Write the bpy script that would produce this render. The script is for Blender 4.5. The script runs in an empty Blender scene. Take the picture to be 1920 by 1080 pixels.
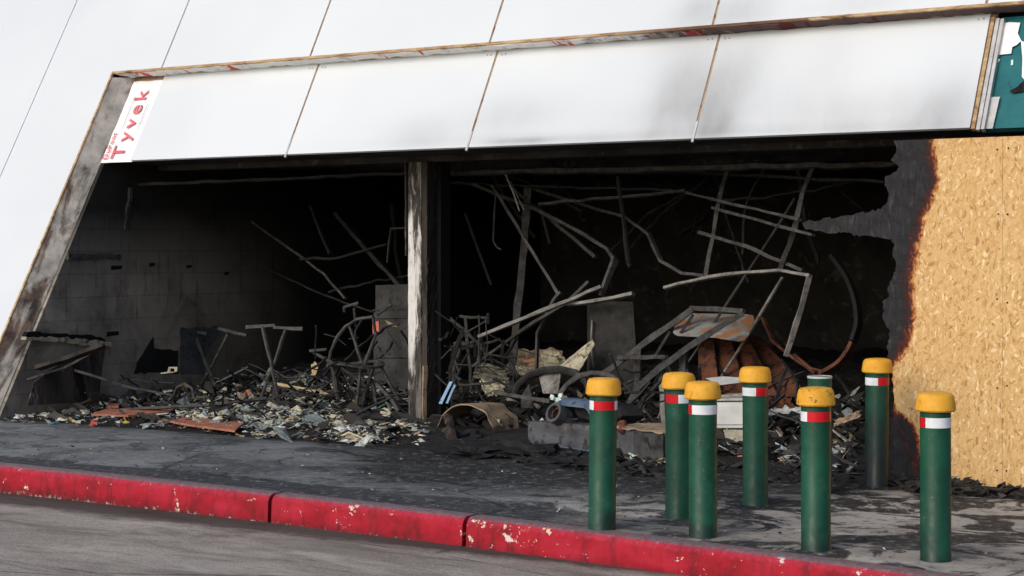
import bpy, math, random
import numpy as np
from math import sin, cos, tan, radians, pi, floor
from mathutils import Vector, noise
random.seed(7)
S = bpy.context.scene
COL = S.collection

# ------------------------------------------------------------------ camera, world, sun, exposure
FP, HP, EYE = 3300.0, 470.0, 1.65            # focal length and horizon in photo pixels, eye height
cam_d = bpy.data.cameras.new('camera'); cam = bpy.data.objects.new('camera', cam_d); COL.objects.link(cam)
cam.location = (0, 0, EYE); cam.rotation_euler = (radians(90), 0, 0)
cam_d.sensor_width = 36; cam_d.lens = 36*FP/1920; cam_d.shift_y = (HP-540)/1920
cam_d.clip_start = .1; cam_d.clip_end = 2000
S.camera = cam
S.view_settings.view_transform = 'Standard'; S.view_settings.look = 'None'
S.view_settings.gamma = 1; S.view_settings.exposure = 0.5
SUN_EL, SUN_AZ = 30, -44                     # degrees; azimuth measured from straight behind the camera, negative = left
wd = bpy.data.worlds.new('World'); S.world = wd; wd.use_nodes = True
wn = wd.node_tree.nodes; wl = wd.node_tree.links
sky = wn.new('ShaderNodeTexSky'); sky.sky_type = 'NISHITA'; sky.sun_disc = False
sky.sun_elevation = radians(SUN_EL); sky.sun_rotation = radians(180-SUN_AZ)
sky.air_density = .8; sky.dust_density = 2.2; sky.ozone_density = 1.0
wl.new(sky.outputs[0], wn['Background'].inputs[0]); wn['Background'].inputs[1].default_value = .11
sd = bpy.data.lights.new('sun', 'SUN'); sun = bpy.data.objects.new('sun', sd); COL.objects.link(sun)
sd.energy = .95; sd.angle = radians(30); sd.color = (1, .965, .92)
saz = radians(SUN_AZ); sel = radians(SUN_EL)
sdir = Vector((sin(saz)*cos(sel), -cos(saz)*cos(sel), sin(sel)))       # towards the sun
sun.rotation_euler = sdir.to_track_quat('Z', 'Y').to_euler()

# ------------------------------------------------------------------ the building's own axes
AF, LF = radians(33.1), radians(28.5)        # the front runs off to the left; its cladding leans back
C0 = Vector((0, 0, EYE)); P0 = Vector((-.9, 16.9, 0))
u = Vector((cos(AF), -sin(AF), 0)); w = Vector((sin(AF), cos(AF), 0)); zz = Vector((0, 0, 1))
v = w*sin(LF)+zz*cos(LF); N = -w*cos(LF)+zz*sin(LF)
WO = -.87-2.6*tan(LF); WR = -.70-2.6*tan(LF)  # where the outer cladding and the recessed panels meet the ground
def P(U, W, Z=0): return P0+u*U+w*W+zz*Z
def F(U, t, W0=WO, d=0): return P0+w*W0+u*U+v*t+N*d           # a point on a leaning plane
def ray(x, y): return Vector(((x-960)/FP, 1, (HP-y)/FP))
def hit(x, y, p, n):
    d = ray(x, y); return C0+d*((p-C0).dot(n)/d.dot(n))
def onW(x, y, W): return hit(x, y, P(0, W), w)
def onU(x, y, U): return hit(x, y, P(U, 0), u)
def onG(x, y, Z=0): return hit(x, y, Vector((0, 0, Z)), zz)
def toB(p): d = p-P0; return d.dot(u), d.dot(w), d.z
def onF(x, y, W0): q = hit(x, y, P(0, W0), N); d = q-P(0, W0); return d.dot(u), d.dot(v)

# ------------------------------------------------------------------ materials
def c(r, g, b):
    f = lambda s: (s/255/12.92) if s <= 10 else ((s/255+.055)/1.055)**2.4
    return (f(r), f(g), f(b), 1)
class NT:
    def __init__(s, name):
        s.m = bpy.data.materials.new(name); s.m.use_nodes = True
        s.t = s.m.node_tree; s.n = s.t.nodes; s.b = s.n['Principled BSDF']
        s.g = s.n.new('ShaderNodeNewGeometry'); s.tc = s.n.new('ShaderNodeTexCoord')
    def put(s, v, sock):
        if hasattr(v, 'is_linked') or hasattr(v, 'links'): s.t.links.new(v, sock)
        else: sock.default_value = v
    def math(s, op, a, b=0.0, clamp=False):
        n = s.n.new('ShaderNodeMath'); n.operation = op; n.use_clamp = clamp
        s.put(a, n.inputs[0]); s.put(b, n.inputs[1]); return n.outputs[0]
    def dot(s, a, vec):
        n = s.n.new('ShaderNodeVectorMath'); n.operation = 'DOT_PRODUCT'; s.put(a, n.inputs[0]); n.inputs[1].default_value = tuple(vec); return n.outputs['Value']
    def comb(s, a, b, cc=0.0):
        n = s.n.new('ShaderNodeCombineXYZ'); s.put(a, n.inputs[0]); s.put(b, n.inputs[1]); s.put(cc, n.inputs[2]); return n.outputs[0]
    def map(s, vec, scale=(1, 1, 1), rot=(0, 0, 0), loc=(0, 0, 0)):
        n = s.n.new('ShaderNodeMapping'); s.put(vec, n.inputs[0]); n.inputs['Scale'].default_value = scale
        n.inputs['Rotation'].default_value = rot; n.inputs['Location'].default_value = loc; return n.outputs[0]
    def noise(s, vec, scale, detail=5, rough=.6, dist=0.0):
        n = s.n.new('ShaderNodeTexNoise'); s.put(vec, n.inputs['Vector']); n.inputs['Scale'].default_value = scale
        n.inputs['Detail'].default_value = detail; n.inputs['Roughness'].default_value = rough; n.inputs['Distortion'].default_value = dist
        return n.outputs['Fac']
    def vor(s, vec, scale, rnd=1.0, feature='F1', out='Color'):
        n = s.n.new('ShaderNodeTexVoronoi'); n.feature = feature; s.put(vec, n.inputs['Vector'])
        n.inputs['Scale'].default_value = scale; n.inputs['Randomness'].default_value = rnd; return n.outputs[out]
    def ramp(s, fac, stops, interp='LINEAR'):
        n = s.n.new('ShaderNodeValToRGB'); s.put(fac, n.inputs[0]); e = n.color_ramp.elements; n.color_ramp.interpolation = interp
        while len(e) < len(stops): e.new(.5)
        for el, (p, col) in zip(e, stops):
            el.position = p; el.color = col if not isinstance(col, (int, float)) else (col, col, col, 1)
        return n.outputs[0]
    def mix(s, f, a, b, mode='MIX'):
        n = s.n.new('ShaderNodeMix'); n.data_type = 'RGBA'; n.blend_type = mode
        s.put(f, n.inputs[0]); s.put(a, n.inputs[6]); s.put(b, n.inputs[7]); return n.outputs[2]
    def attr(s, name, out='Color'):
        n = s.n.new('ShaderNodeAttribute'); n.attribute_name = name; return n.outputs[out]
    def bump(s, h, strength=.3, dist=.01):
        n = s.n.new('ShaderNodeBump'); n.inputs['Strength'].default_value = strength; n.inputs['Distance'].default_value = dist
        s.put(h, n.inputs['Height']); s.t.links.new(n.outputs[0], s.b.inputs['Normal'])
    def done(s, col, rough=.8, metal=0.0, spec=.4):
        s.put(col, s.b.inputs['Base Color']); s.put(rough, s.b.inputs['Roughness']); s.put(metal, s.b.inputs['Metallic'])
        s.b.inputs['Specular IOR Level'].default_value = spec; return s.m

def grime(name, c1, c2, c3=None, scale=6, rough=.8, bump=.3, spots=.62, s3=None, spec=.35, streak=False, metal=0.0, c4=None, t4=.66):
    m = NT(name); p = m.g.outputs['Position']
    if streak: p = m.map(p, (1, 1, .18))
    n1 = m.noise(p, scale, 6, .62); col = m.ramp(n1, [(.36, c1), (.64, c2)])
    if c3: col = m.mix(m.ramp(m.noise(p, s3 or scale*2.3, 6, .7, .3), [(spots-.05, 0), (spots+.04, 1)]), col, c3)
    if c4: col = m.mix(m.ramp(m.noise(m.map(p, loc=(3, 7, 1)), (s3 or scale*2.3)*.7, 5, .7), [(t4-.04, 0), (t4+.04, 1)]), col, c4)
    m.bump(m.noise(p, scale*8, 4, .6), bump, .01)
    return m.done(col, rough, metal, spec)

def mat_panel():
    m = NT('white_panel'); p = m.g.outputs['Position']
    so = m.attr('soot', 'Fac'); st = m.noise(m.comb(m.dot(p, u), m.math('MULTIPLY', m.dot(p, v), .55)), 2.6, 7, .6, .5)
    f = m.math('MULTIPLY', so, m.ramp(st, [(.2, .55), (.8, 1.25)]), True)
    base = m.ramp(m.noise(p, .5, 3, .5), [(.35, c(210, 216, 219)), (.65, c(218, 223, 225))])
    fine = m.noise(m.map(p, (1, 1, .3)), 30, 3, .6)
    base = m.mix(m.ramp(fine, [(.6, 0), (.85, .10)]), base, c(190, 188, 184))
    col = m.mix(f, base, c(58, 53, 49))
    m.bump(m.noise(p, 1.1, 2, .5), .10, .02)
    return m.done(col, .38, 0, .45)
def mat_osb():
    m = NT('strand_board'); p = m.g.outputs['Position']; U = m.dot(p, u); Z = m.dot(p, zz)
    uv = m.comb(U, Z)
    wob = m.noise(uv, 9, 3, .6)
    col = None
    for i, (rt, sc) in enumerate(((1.35, (19, 56, 1)), (1.75, (22, 62, 1)), (.75, (24, 70, 1)), (2.4, (24, 64, 1)), (1.57, (27, 78, 1)))):
        q = m.map(m.map(m.comb(m.math('ADD', U, m.math('MULTIPLY', wob, .06)), m.math('ADD', Z, m.math('MULTIPLY', wob, .06))), (1, 1, 1), (0, 0, rt)), sc, (0, 0, 0), (i*3.1, i*1.7, 0))
        cell = m.vor(q, 1.0); g = m.dot(cell, (1, 0, 0)); pick = m.dot(cell, (0, 1, 0))
        fl = m.ramp(g, [(.0, c(168, 126, 76)), (.12, c(198, 158, 102)), (.5, c(210, 173, 117)), (.90, c(218, 184, 130)), (1, c(238, 214, 170))])
        grain = m.noise(m.map(q, (1, 7, 1)), 2.2, 3, .6)
        fl = m.mix(m.ramp(grain, [(.5, 0), (.9, .22)]), fl, c(160, 114, 66))
        col = fl if col is None else m.mix(m.ramp(pick, [(.55, 0), (.60, 1)]), col, fl)
    big = m.noise(uv, 1.3, 4, .6)
    col = m.mix(m.ramp(big, [(.35, .18), (.65, 0)]), col, c(184, 134, 78))
    chipn = m.noise(m.map(uv, (1.6, .7, 1)), 26, 3, .6, .5)
    col = m.mix(m.ramp(chipn, [(.66, 0), (.72, .65)]), col, c(150, 98, 48))
    seam = m.math('ABSOLUTE', m.math('SUBTRACT', U, P0.dot(u)+5.985))
    ch = m.attr('char', 'Fac'); nz = m.noise(m.map(uv, (1, .7, 1)), 13, 6, .7, .6); nz2 = m.noise(m.map(uv, (1.3, .6, 1)), 42, 5, .7, .4)
    f = m.math('ADD', ch, m.math('ADD', m.math('MULTIPLY', m.math('SUBTRACT', nz, .5), .34), m.math('MULTIPLY', m.math('SUBTRACT', nz2, .5), .26)))
    brown = m.ramp(f, [(.33, c(255, 255, 255)), (.40, c(206, 150, 100)), (.435, c(118, 64, 44)), (.46, c(70, 30, 29)), (.50, c(52, 31, 31)), (.54, c(38, 33, 34)), (.8, c(30, 30, 32))])
    k = m.ramp(f, [(.41, 0), (.46, 1)])
    col2 = m.mix(m.ramp(f, [(.30, 0), (.40, 1)]), col, brown, 'MULTIPLY')
    wisp = m.noise(m.map(uv, (1.6, .4, 1)), 22, 5, .65, .6)
    ash = m.ramp(wisp, [(.35, c(28, 28, 30)), (.58, c(42, 42, 44)), (.74, c(72, 71, 72))])
    ash = m.mix(m.ramp(nz2, [(.62, 0), (.72, .5)]), ash, c(84, 66, 60))
    dark = m.mix(m.ramp(f, [(.53, 0), (.60, 1)]), brown, ash)
    col = m.mix(k, col2, dark)
    m.bump(m.math('ADD', m.noise(uv, 55, 4, .6), m.math('MULTIPLY', m.vor(uv, 70, 1, 'F1', 'Distance'), .6)), .35, .006)
    return m.done(col, .75, 0, .25)
def mat_road():
    m = NT('road'); p = m.g.outputs['Position']
    q = m.map(m.comb(m.dot(p, u), m.dot(p, w)), (.55, 1.3, 1))
    n1 = m.noise(q, 1.3, 6, .62, .5); n2 = m.noise(q, 7, 6, .7); n3 = m.noise(p, 60, 4, .7)
    col = m.ramp(n1, [(.32, c(142, 134, 124)), (.5, c(166, 157, 146)), (.68, c(184, 175, 163))])
    col = m.mix(m.ramp(n2, [(.5, 0), (.72, .55)]), col, c(92, 85, 77))
    col = m.mix(m.ramp(n3, [(.45, .4), (.6, 0), (.75, .35)]), col, m.ramp(n3, [(.5, c(84, 78, 72)), (.6, c(205, 199, 190))]))
    n6 = m.noise(m.map(q, (.7, 1.2, 1)), 1.9, 7, .7, .7)
    col = m.mix(m.ramp(n6, [(.54, 0), (.66, .55)]), col, c(192, 185, 174)); col = m.mix(m.ramp(n6, [(.36, .75), (.47, 0)]), col, c(104, 94, 84))
    edge = m.ramp(m.math('ADD', m.dot(p, w), m.math('MULTIPLY', n2, .25)), [(0, 0), (1, 1)])
    d = m.math('SUBTRACT', m.math('SUBTRACT', m.dot(p, w), P0.dot(w)), -5.02)       # dirt lying along the foot of the kerb
    col = m.mix(m.math('MULTIPLY', m.ramp(m.math('ADD', d, m.math('MULTIPLY', m.math('SUBTRACT', n2, .5), .3)), [(.0, 0), (.16, 1)]), .85), col, c(50, 42, 37))
    cr = m.vor(m.map(q, (.55, .8, 1)), .8, 1, 'DISTANCE_TO_EDGE', 'Distance')
    col = m.mix(m.ramp(m.math('ADD', cr, m.math('MULTIPLY', m.math('SUBTRACT', n2, .5), .05)), [(.0, .7), (.006, 0)]), col, c(50, 46, 44))
    m.bump(m.math('ADD', n3, n2), .5, .006)
    return m.done(col, .82, 0, .35)
def mat_pave():
    m = NT('pavement'); p = m.g.outputs['Position']
    U = m.math('SUBTRACT', m.dot(p, u), P0.dot(u)); W = m.math('SUBTRACT', m.dot(p, w), P0.dot(w))
    q = m.comb(U, W); n1 = m.noise(q, .9, 6, .65, .6); n2 = m.noise(q, 5, 6, .7, .4); n3 = m.noise(q, 70, 4, .7); n4 = m.noise(m.map(q, (.8, 1, 1), (0, 0, .3)), 1.9, 7, .66, .9); n5 = m.noise(q, 14, 6, .75, .3)
    col = m.ramp(n1, [(.36, c(84, 89, 94)), (.46, c(108, 113, 118)), (.58, c(126, 130, 135)), (.72, c(138, 141, 145))])
    left = m.mix(m.ramp(n4, [(.53, 0), (.57, .65)]), col, c(52, 56, 62))
    lightp = m.mix(m.ramp(n1, [(.35, 0), (.65, 1)]), c(154, 152, 150), c(186, 184, 181))
    rightc = m.mix(m.ramp(n4, [(.475, 0), (.515, 1)]), lightp, c(46, 47, 50))
    rightc = m.mix(m.ramp(n2, [(.55, 0), (.62, .7)]), rightc, c(66, 66, 69))
    right = m.ramp(m.math('ADD', m.math('MULTIPLY', U, .1), m.math('MULTIPLY', m.math('SUBTRACT', n1, .5), .3)), [(.36, 0), (.52, 1)])
    col = m.mix(right, left, rightc)
    col = m.mix(m.ramp(n2, [(.60, 0), (.67, .5)]), col, c(124, 127, 131))
    col = m.mix(m.ramp(n2, [(.32, .7), (.40, 0)]), col, c(34, 36, 40))
    # ash and soot washed out of the opening: thick near it, thinner towards the kerb and at the far right
    so = m.math('ADD', W, m.math('ADD', m.math('MULTIPLY', m.math('SUBTRACT', n4, .5), 2.6), m.math('MULTIPLY', m.math('SUBTRACT', n2, .5), 1.2)))
    reach = m.ramp(m.math('MULTIPLY', U, .1), [(.0, .0), (.09, .12), (.20, .42), (.46, .40), (.56, .16), (.62, .08)])
    so = m.math('ADD', so, m.math('MULTIPLY', reach, 5.0))
    col = m.mix(m.ramp(m.math('ADD', m.math('MULTIPLY', so, .25), .62), [(.10, 0), (.34, .9)]), col, c(24, 25, 27))
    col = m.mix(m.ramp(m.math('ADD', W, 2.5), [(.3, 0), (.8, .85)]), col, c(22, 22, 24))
    bd = m.ramp(m.math('ADD', m.math('ADD', W, 4.75), m.math('ADD', m.math('MULTIPLY', m.math('SUBTRACT', n1, .5), .6), m.math('MULTIPLY', m.math('SUBTRACT', n2, .5), .2))), [(.06, 0), (.14, .9), (.70, .88), (.76, 0)])
    col = m.mix(m.math('MULTIPLY', bd, m.ramp(m.math('MULTIPLY', U, .1), [(.40, 1), (.55, .35)])), col, c(44, 48, 54))
    col = m.mix(m.ramp(n5, [(.54, 0), (.64, .6)]), col, c(158, 161, 164)); col = m.mix(m.ramp(n5, [(.34, .6), (.44, 0)]), col, c(28, 30, 33))
    col = m.mix(m.ramp(n3, [(.55, 0), (.72, .5)]), col, c(136, 139, 142)); col = m.mix(m.ramp(n3, [(.30, .5), (.44, 0)]), col, c(30, 32, 35))
    col = m.mix(1.0, col, c(255, 250, 240), 'MULTIPLY')
    cr = m.vor(m.map(q, (.42, .5, 1), (0, 0, .4)), .9, 1, 'DISTANCE_TO_EDGE', 'Distance')
    col = m.mix(m.ramp(m.math('ADD', cr, m.math('MULTIPLY', m.math('SUBTRACT', n2, .5), .04)), [(.0, .8), (.006, 0)]), col, c(22, 23, 26))
    m.bump(m.math('ADD', n3, m.math('MULTIPLY', n2, 2)), .45, .006)
    return m.done(col, m.ramp(n1, [(.35, .72), (.6, .85)]), 0, .25)
def mat_kerb():
    m = NT('kerb_paint'); p = m.g.outputs['Position']
    q = m.comb(m.dot(p, u), m.dot(p, w), m.dot(p, zz))
    n1 = m.noise(m.map(q, (1, 1, 2)), 3, 5, .6); n2 = m.noise(q, 26, 6, .75, .3); n3 = m.noise(m.map(q, (1, 1, .25)), 9, 5, .7)
    col = m.ramp(n1, [(.34, c(136, 14, 28)), (.5, c(162, 20, 38)), (.7, c(174, 34, 54))])
    col = m.mix(m.ramp(n3, [(.50, 0), (.72, .8)]), col, c(88, 20, 28))
    z = m.dot(p, zz)
    col = m.mix(m.math('MULTIPLY', m.ramp(m.math('ADD', m.math('MULTIPLY', z, -4), m.math('MULTIPLY', n3, .5)), [(.75, 0), (1.0, 1)]), .55), col, c(70, 22, 26))
    fade = m.ramp(m.math('ADD', m.math('MULTIPLY', z, 8), m.math('MULTIPLY', n2, .9)), [(.12, 0), (.5, .55)])
    col = m.mix(fade, col, c(190, 78, 98))
    big = m.noise(q, 2.2, 3, .5)
    nc = m.noise(m.map(q, (1, 1, 1.2)), 11, 5, .7, .4); chip = m.ramp(m.math('ADD', m.math('ADD', m.math('MULTIPLY', n2, .35), m.math('MULTIPLY', nc, .65)), m.math('MULTIPLY', m.math('SUBTRACT', big, .5), .34)), [(.615, 0), (.63, 1)])
    col = m.mix(chip, col, m.ramp(m.noise(q, 14, 2), [(.5, c(214, 198, 190)), (.66, c(212, 198, 140))]))
    low = m.ramp(m.math('ADD', m.math('MULTIPLY', z, -5), m.math('MULTIPLY', m.math('SUBTRACT', n2, .5), .9)), [(.93, 0), (.99, 1)])
    col = m.mix(m.math('MULTIPLY', low, .85), col, m.ramp(n3, [(.5, c(60, 34, 32)), (.62, c(190, 176, 160))]))
    upz = m.dot(m.g.outputs['Normal'], zz)
    top = m.math('MULTIPLY', m.ramp(upz, [(.75, 0), (.92, 1)]), m.ramp(n2, [(.3, .55), (.55, 1)]))
    col = m.mix(top, col, m.ramp(n2, [(.4, c(84, 84, 88)), (.65, c(128, 116, 118))]))
    m.bump(m.math('ADD', n2, n1), .5, .008)
    return m.done(col, .62, 0, .2)
def mat_block():
    m = NT('sooted_blockwork'); p = m.g.outputs['Position']
    W = m.math('SUBTRACT', m.dot(p, w), P0.dot(w)); Z = m.dot(p, zz)
    b = m.n.new('ShaderNodeTexBrick'); m.put(m.comb(W, Z), b.inputs['Vector']); b.inputs['Scale'].default_value = 1
    b.inputs['Brick Width'].default_value = .46; b.inputs['Row Height'].default_value = .235; b.inputs['Mortar Size'].default_value = .008; b.inputs['Mortar Smooth'].default_value = .3
    b.inputs['Color1'].default_value = (.5, .5, .5, 1); b.inputs['Color2'].default_value = (.62, .62, .62, 1); b.inputs['Mortar'].default_value = (.36, .36, .36, 1)
    n1 = m.noise(m.comb(W, Z), 1.6, 6, .65, .5); st = m.noise(m.map(m.comb(W, Z), (5, .5, 1)), 2.2, 5, .65)
    col = m.ramp(n1, [(.3, c(96, 92, 86)), (.5, c(154, 147, 137)), (.7, c(190, 182, 170))])
    col = m.mix(m.ramp(st, [(.56, 0), (.70, .7)]), col, c(160, 156, 148))
    col = m.mix(m.ramp(st, [(.28, .8), (.42, 0)]), col, c(18, 17, 17))
    col = m.mix(.55, col, b.outputs['Color'], 'MULTIPLY')
    # thick soot: above head height and away from the front
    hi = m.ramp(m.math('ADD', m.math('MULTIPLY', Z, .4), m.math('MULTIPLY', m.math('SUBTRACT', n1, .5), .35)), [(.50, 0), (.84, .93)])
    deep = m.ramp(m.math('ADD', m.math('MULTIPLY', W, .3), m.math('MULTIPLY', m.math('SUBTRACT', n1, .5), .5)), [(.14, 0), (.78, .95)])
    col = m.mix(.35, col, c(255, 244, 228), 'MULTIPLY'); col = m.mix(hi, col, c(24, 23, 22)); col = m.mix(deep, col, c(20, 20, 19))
    m.bump(m.math('ADD', b.outputs['Fac'], m.math('MULTIPLY', n1, -.5)), .5, .01)
    return m.done(col, .9, 0, .2)
def mat_bollard(name='green_paint', top=.12, amt=.7):
    m = NT(name); p = m.tc.outputs['Object']; r = m.n.new('ShaderNodeObjectInfo').outputs['Random']
    q = m.map(m.comb(m.dot(p, (1, 0, 0)), m.dot(p, (0, 1, 0)), m.math('ADD', m.dot(p, zz), m.math('MULTIPLY', r, 40))), (1, 1, 1))
    n1 = m.noise(q, 7, 5, .6); n2 = m.noise(m.map(q, (1, 1, .3)), 42, 5, .75); n3 = m.noise(q, 15, 4, .6)
    col = m.ramp(n1, [(.35, c(10, 62, 44)), (.65, c(16, 78, 56))])
    col = m.mix(m.ramp(n2, [(.66, 0), (.74, .5)]), col, c(120, 150, 138))
    col = m.mix(m.ramp(n3, [(.56, 0), (.75, .35)]), col, c(70, 104, 92))
    n7 = m.noise(m.map(q, (1, 1, 2.2)), 20, 6, .8, .5); col = m.mix(m.ramp(n7, [(.655, 0), (.68, .85)]), col, c(128, 140, 132))
    z = m.dot(p, zz)
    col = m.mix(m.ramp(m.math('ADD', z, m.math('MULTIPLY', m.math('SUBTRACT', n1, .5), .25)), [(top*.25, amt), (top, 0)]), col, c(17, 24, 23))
    m.bump(m.math('ADD', n2, n1), .18, .004)
    return m.done(col, m.ramp(n3, [(.4, .40), (.65, .6)]), 0, .35)
def mat_attr(name, attr, rough=.7):
    m = NT(name); col = m.attr(attr); n = m.noise(m.g.outputs['Position'], 40, 4, .7)
    col = m.mix(m.ramp(n, [(.42, 0), (.70, .8)]), col, c(40, 38, 36))
    col = m.mix(m.ramp(m.noise(m.g.outputs['Position'], 2.6, 5, .65), [(.45, 0), (.66, .75)]), col, c(34, 33, 32))
    return m.done(col, rough, 0, .3)
def mat_trim(name, white):
    m = NT(name); p = m.g.outputs['Position']; U = m.math('SUBTRACT', m.dot(p, u), P0.dot(u))
    n1 = m.noise(m.map(m.comb(U, m.dot(p, v)), (1, 3, 1)), 5, 6, .7, .6); n2 = m.noise(m.comb(U, m.dot(p, v)), 3.1, 4, .6)
    if white:
        col = m.ramp(n1, [(.33, c(176, 172, 166)), (.45, c(230, 229, 226)), (.7, c(240, 240, 238))])
        col = m.mix(m.ramp(n2, [(.575, 0), (.60, .9)]), col, c(206, 34, 44))
        col = m.mix(m.ramp(n1, [(.66, 0), (.70, .8)]), col, c(130, 104, 82))
        burn = m.ramp(m.math('ADD', m.math('MULTIPLY', U, .1), m.math('MULTIPLY', m.math('SUBTRACT', n1, .5), .45)), [(.22, 0), (.31, 1), (.62, 1)])
        col = m.mix(m.math('MULTIPLY', burn, .92), col, c(66, 30, 27))
    else:
        col = m.ramp(n1, [(.3, c(104, 70, 46)), (.45, c(164, 132, 96)), (.6, c(190, 164, 126)), (.75, c(208, 186, 150))])
        burn = m.ramp(m.math('ADD', m.math('MULTIPLY', U, .1), m.math('MULTIPLY', m.math('SUBTRACT', n1, .5), .25)), [(.23, 0), (.31, .85), (.42, .75), (.46, 0)])
        col = m.mix(burn, col, c(74, 40, 32))
    m.bump(n1, .4, .01)
    return m.done(col, .8, 0, .2)

def mat_jamb():
    m = NT('jamb_render'); p = m.g.outputs['Position']; Z = m.dot(p, zz)
    q = m.comb(m.dot(p, u), m.math('MULTIPLY', m.dot(p, v), .3), m.dot(p, N)); n1 = m.noise(q, 6, 7, .7, .5); n2 = m.noise(p, 5, 5, .65)
    col = m.ramp(n2, [(.35, c(132, 129, 123)), (.65, c(176, 172, 165))])
    low = m.ramp(m.math('MULTIPLY', Z, .28), [(.0, .0), (.14, .09), (.5, .10), (.72, .03), (.9, -.0)])
    f = m.math('ADD', n1, low)
    col = m.mix(m.ramp(f, [(.52, 0), (.60, .6), (.66, .95)]), col, m.ramp(n2, [(.42, c(44, 36, 32)), (.6, c(92, 74, 62))]))
    m.bump(n1, .4, .01); return m.done(col, .85, 0, .2)
def mat_post():
    m = NT('peeling_white_paint'); p = m.g.outputs['Position']; Z = m.dot(p, zz); X = m.dot(p, u)
    q = m.comb(X, m.math('MULTIPLY', Z, .16), m.dot(p, w)); n1 = m.noise(q, 13, 6, .68, .5); n2 = m.noise(m.comb(X, m.math('MULTIPLY', Z, .4), 1.0), 9, 6, .7, .4)
    side = m.ramp(m.math('ADD', m.math('SUBTRACT', X, P0.dot(u)-.105), 0.0), [(.05, 0), (.15, .16)])
    ends = m.ramp(m.math('MULTIPLY', Z, .4), [(.0, .20), (.22, .13), (.36, 0), (.74, .0), (.82, .16), (1, .22)])
    f = m.math('ADD', n1, m.math('ADD', side, ends))
    col = m.ramp(f, [(.46, c(214, 212, 207)), (.54, c(192, 190, 185)), (.585, c(132, 129, 125)), (.63, c(72, 68, 65)), (.72, c(42, 39, 37)), (.82, c(112, 108, 103))])
    col = m.mix(m.ramp(n2, [(.60, 0), (.66, .8)]), col, c(70, 63, 57)); col = m.mix(m.ramp(n2, [(.30, .5), (.40, 0)]), col, c(206, 198, 182))
    m.bump(f, .5, .01); return m.done(col, .75, 0, .25)
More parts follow.
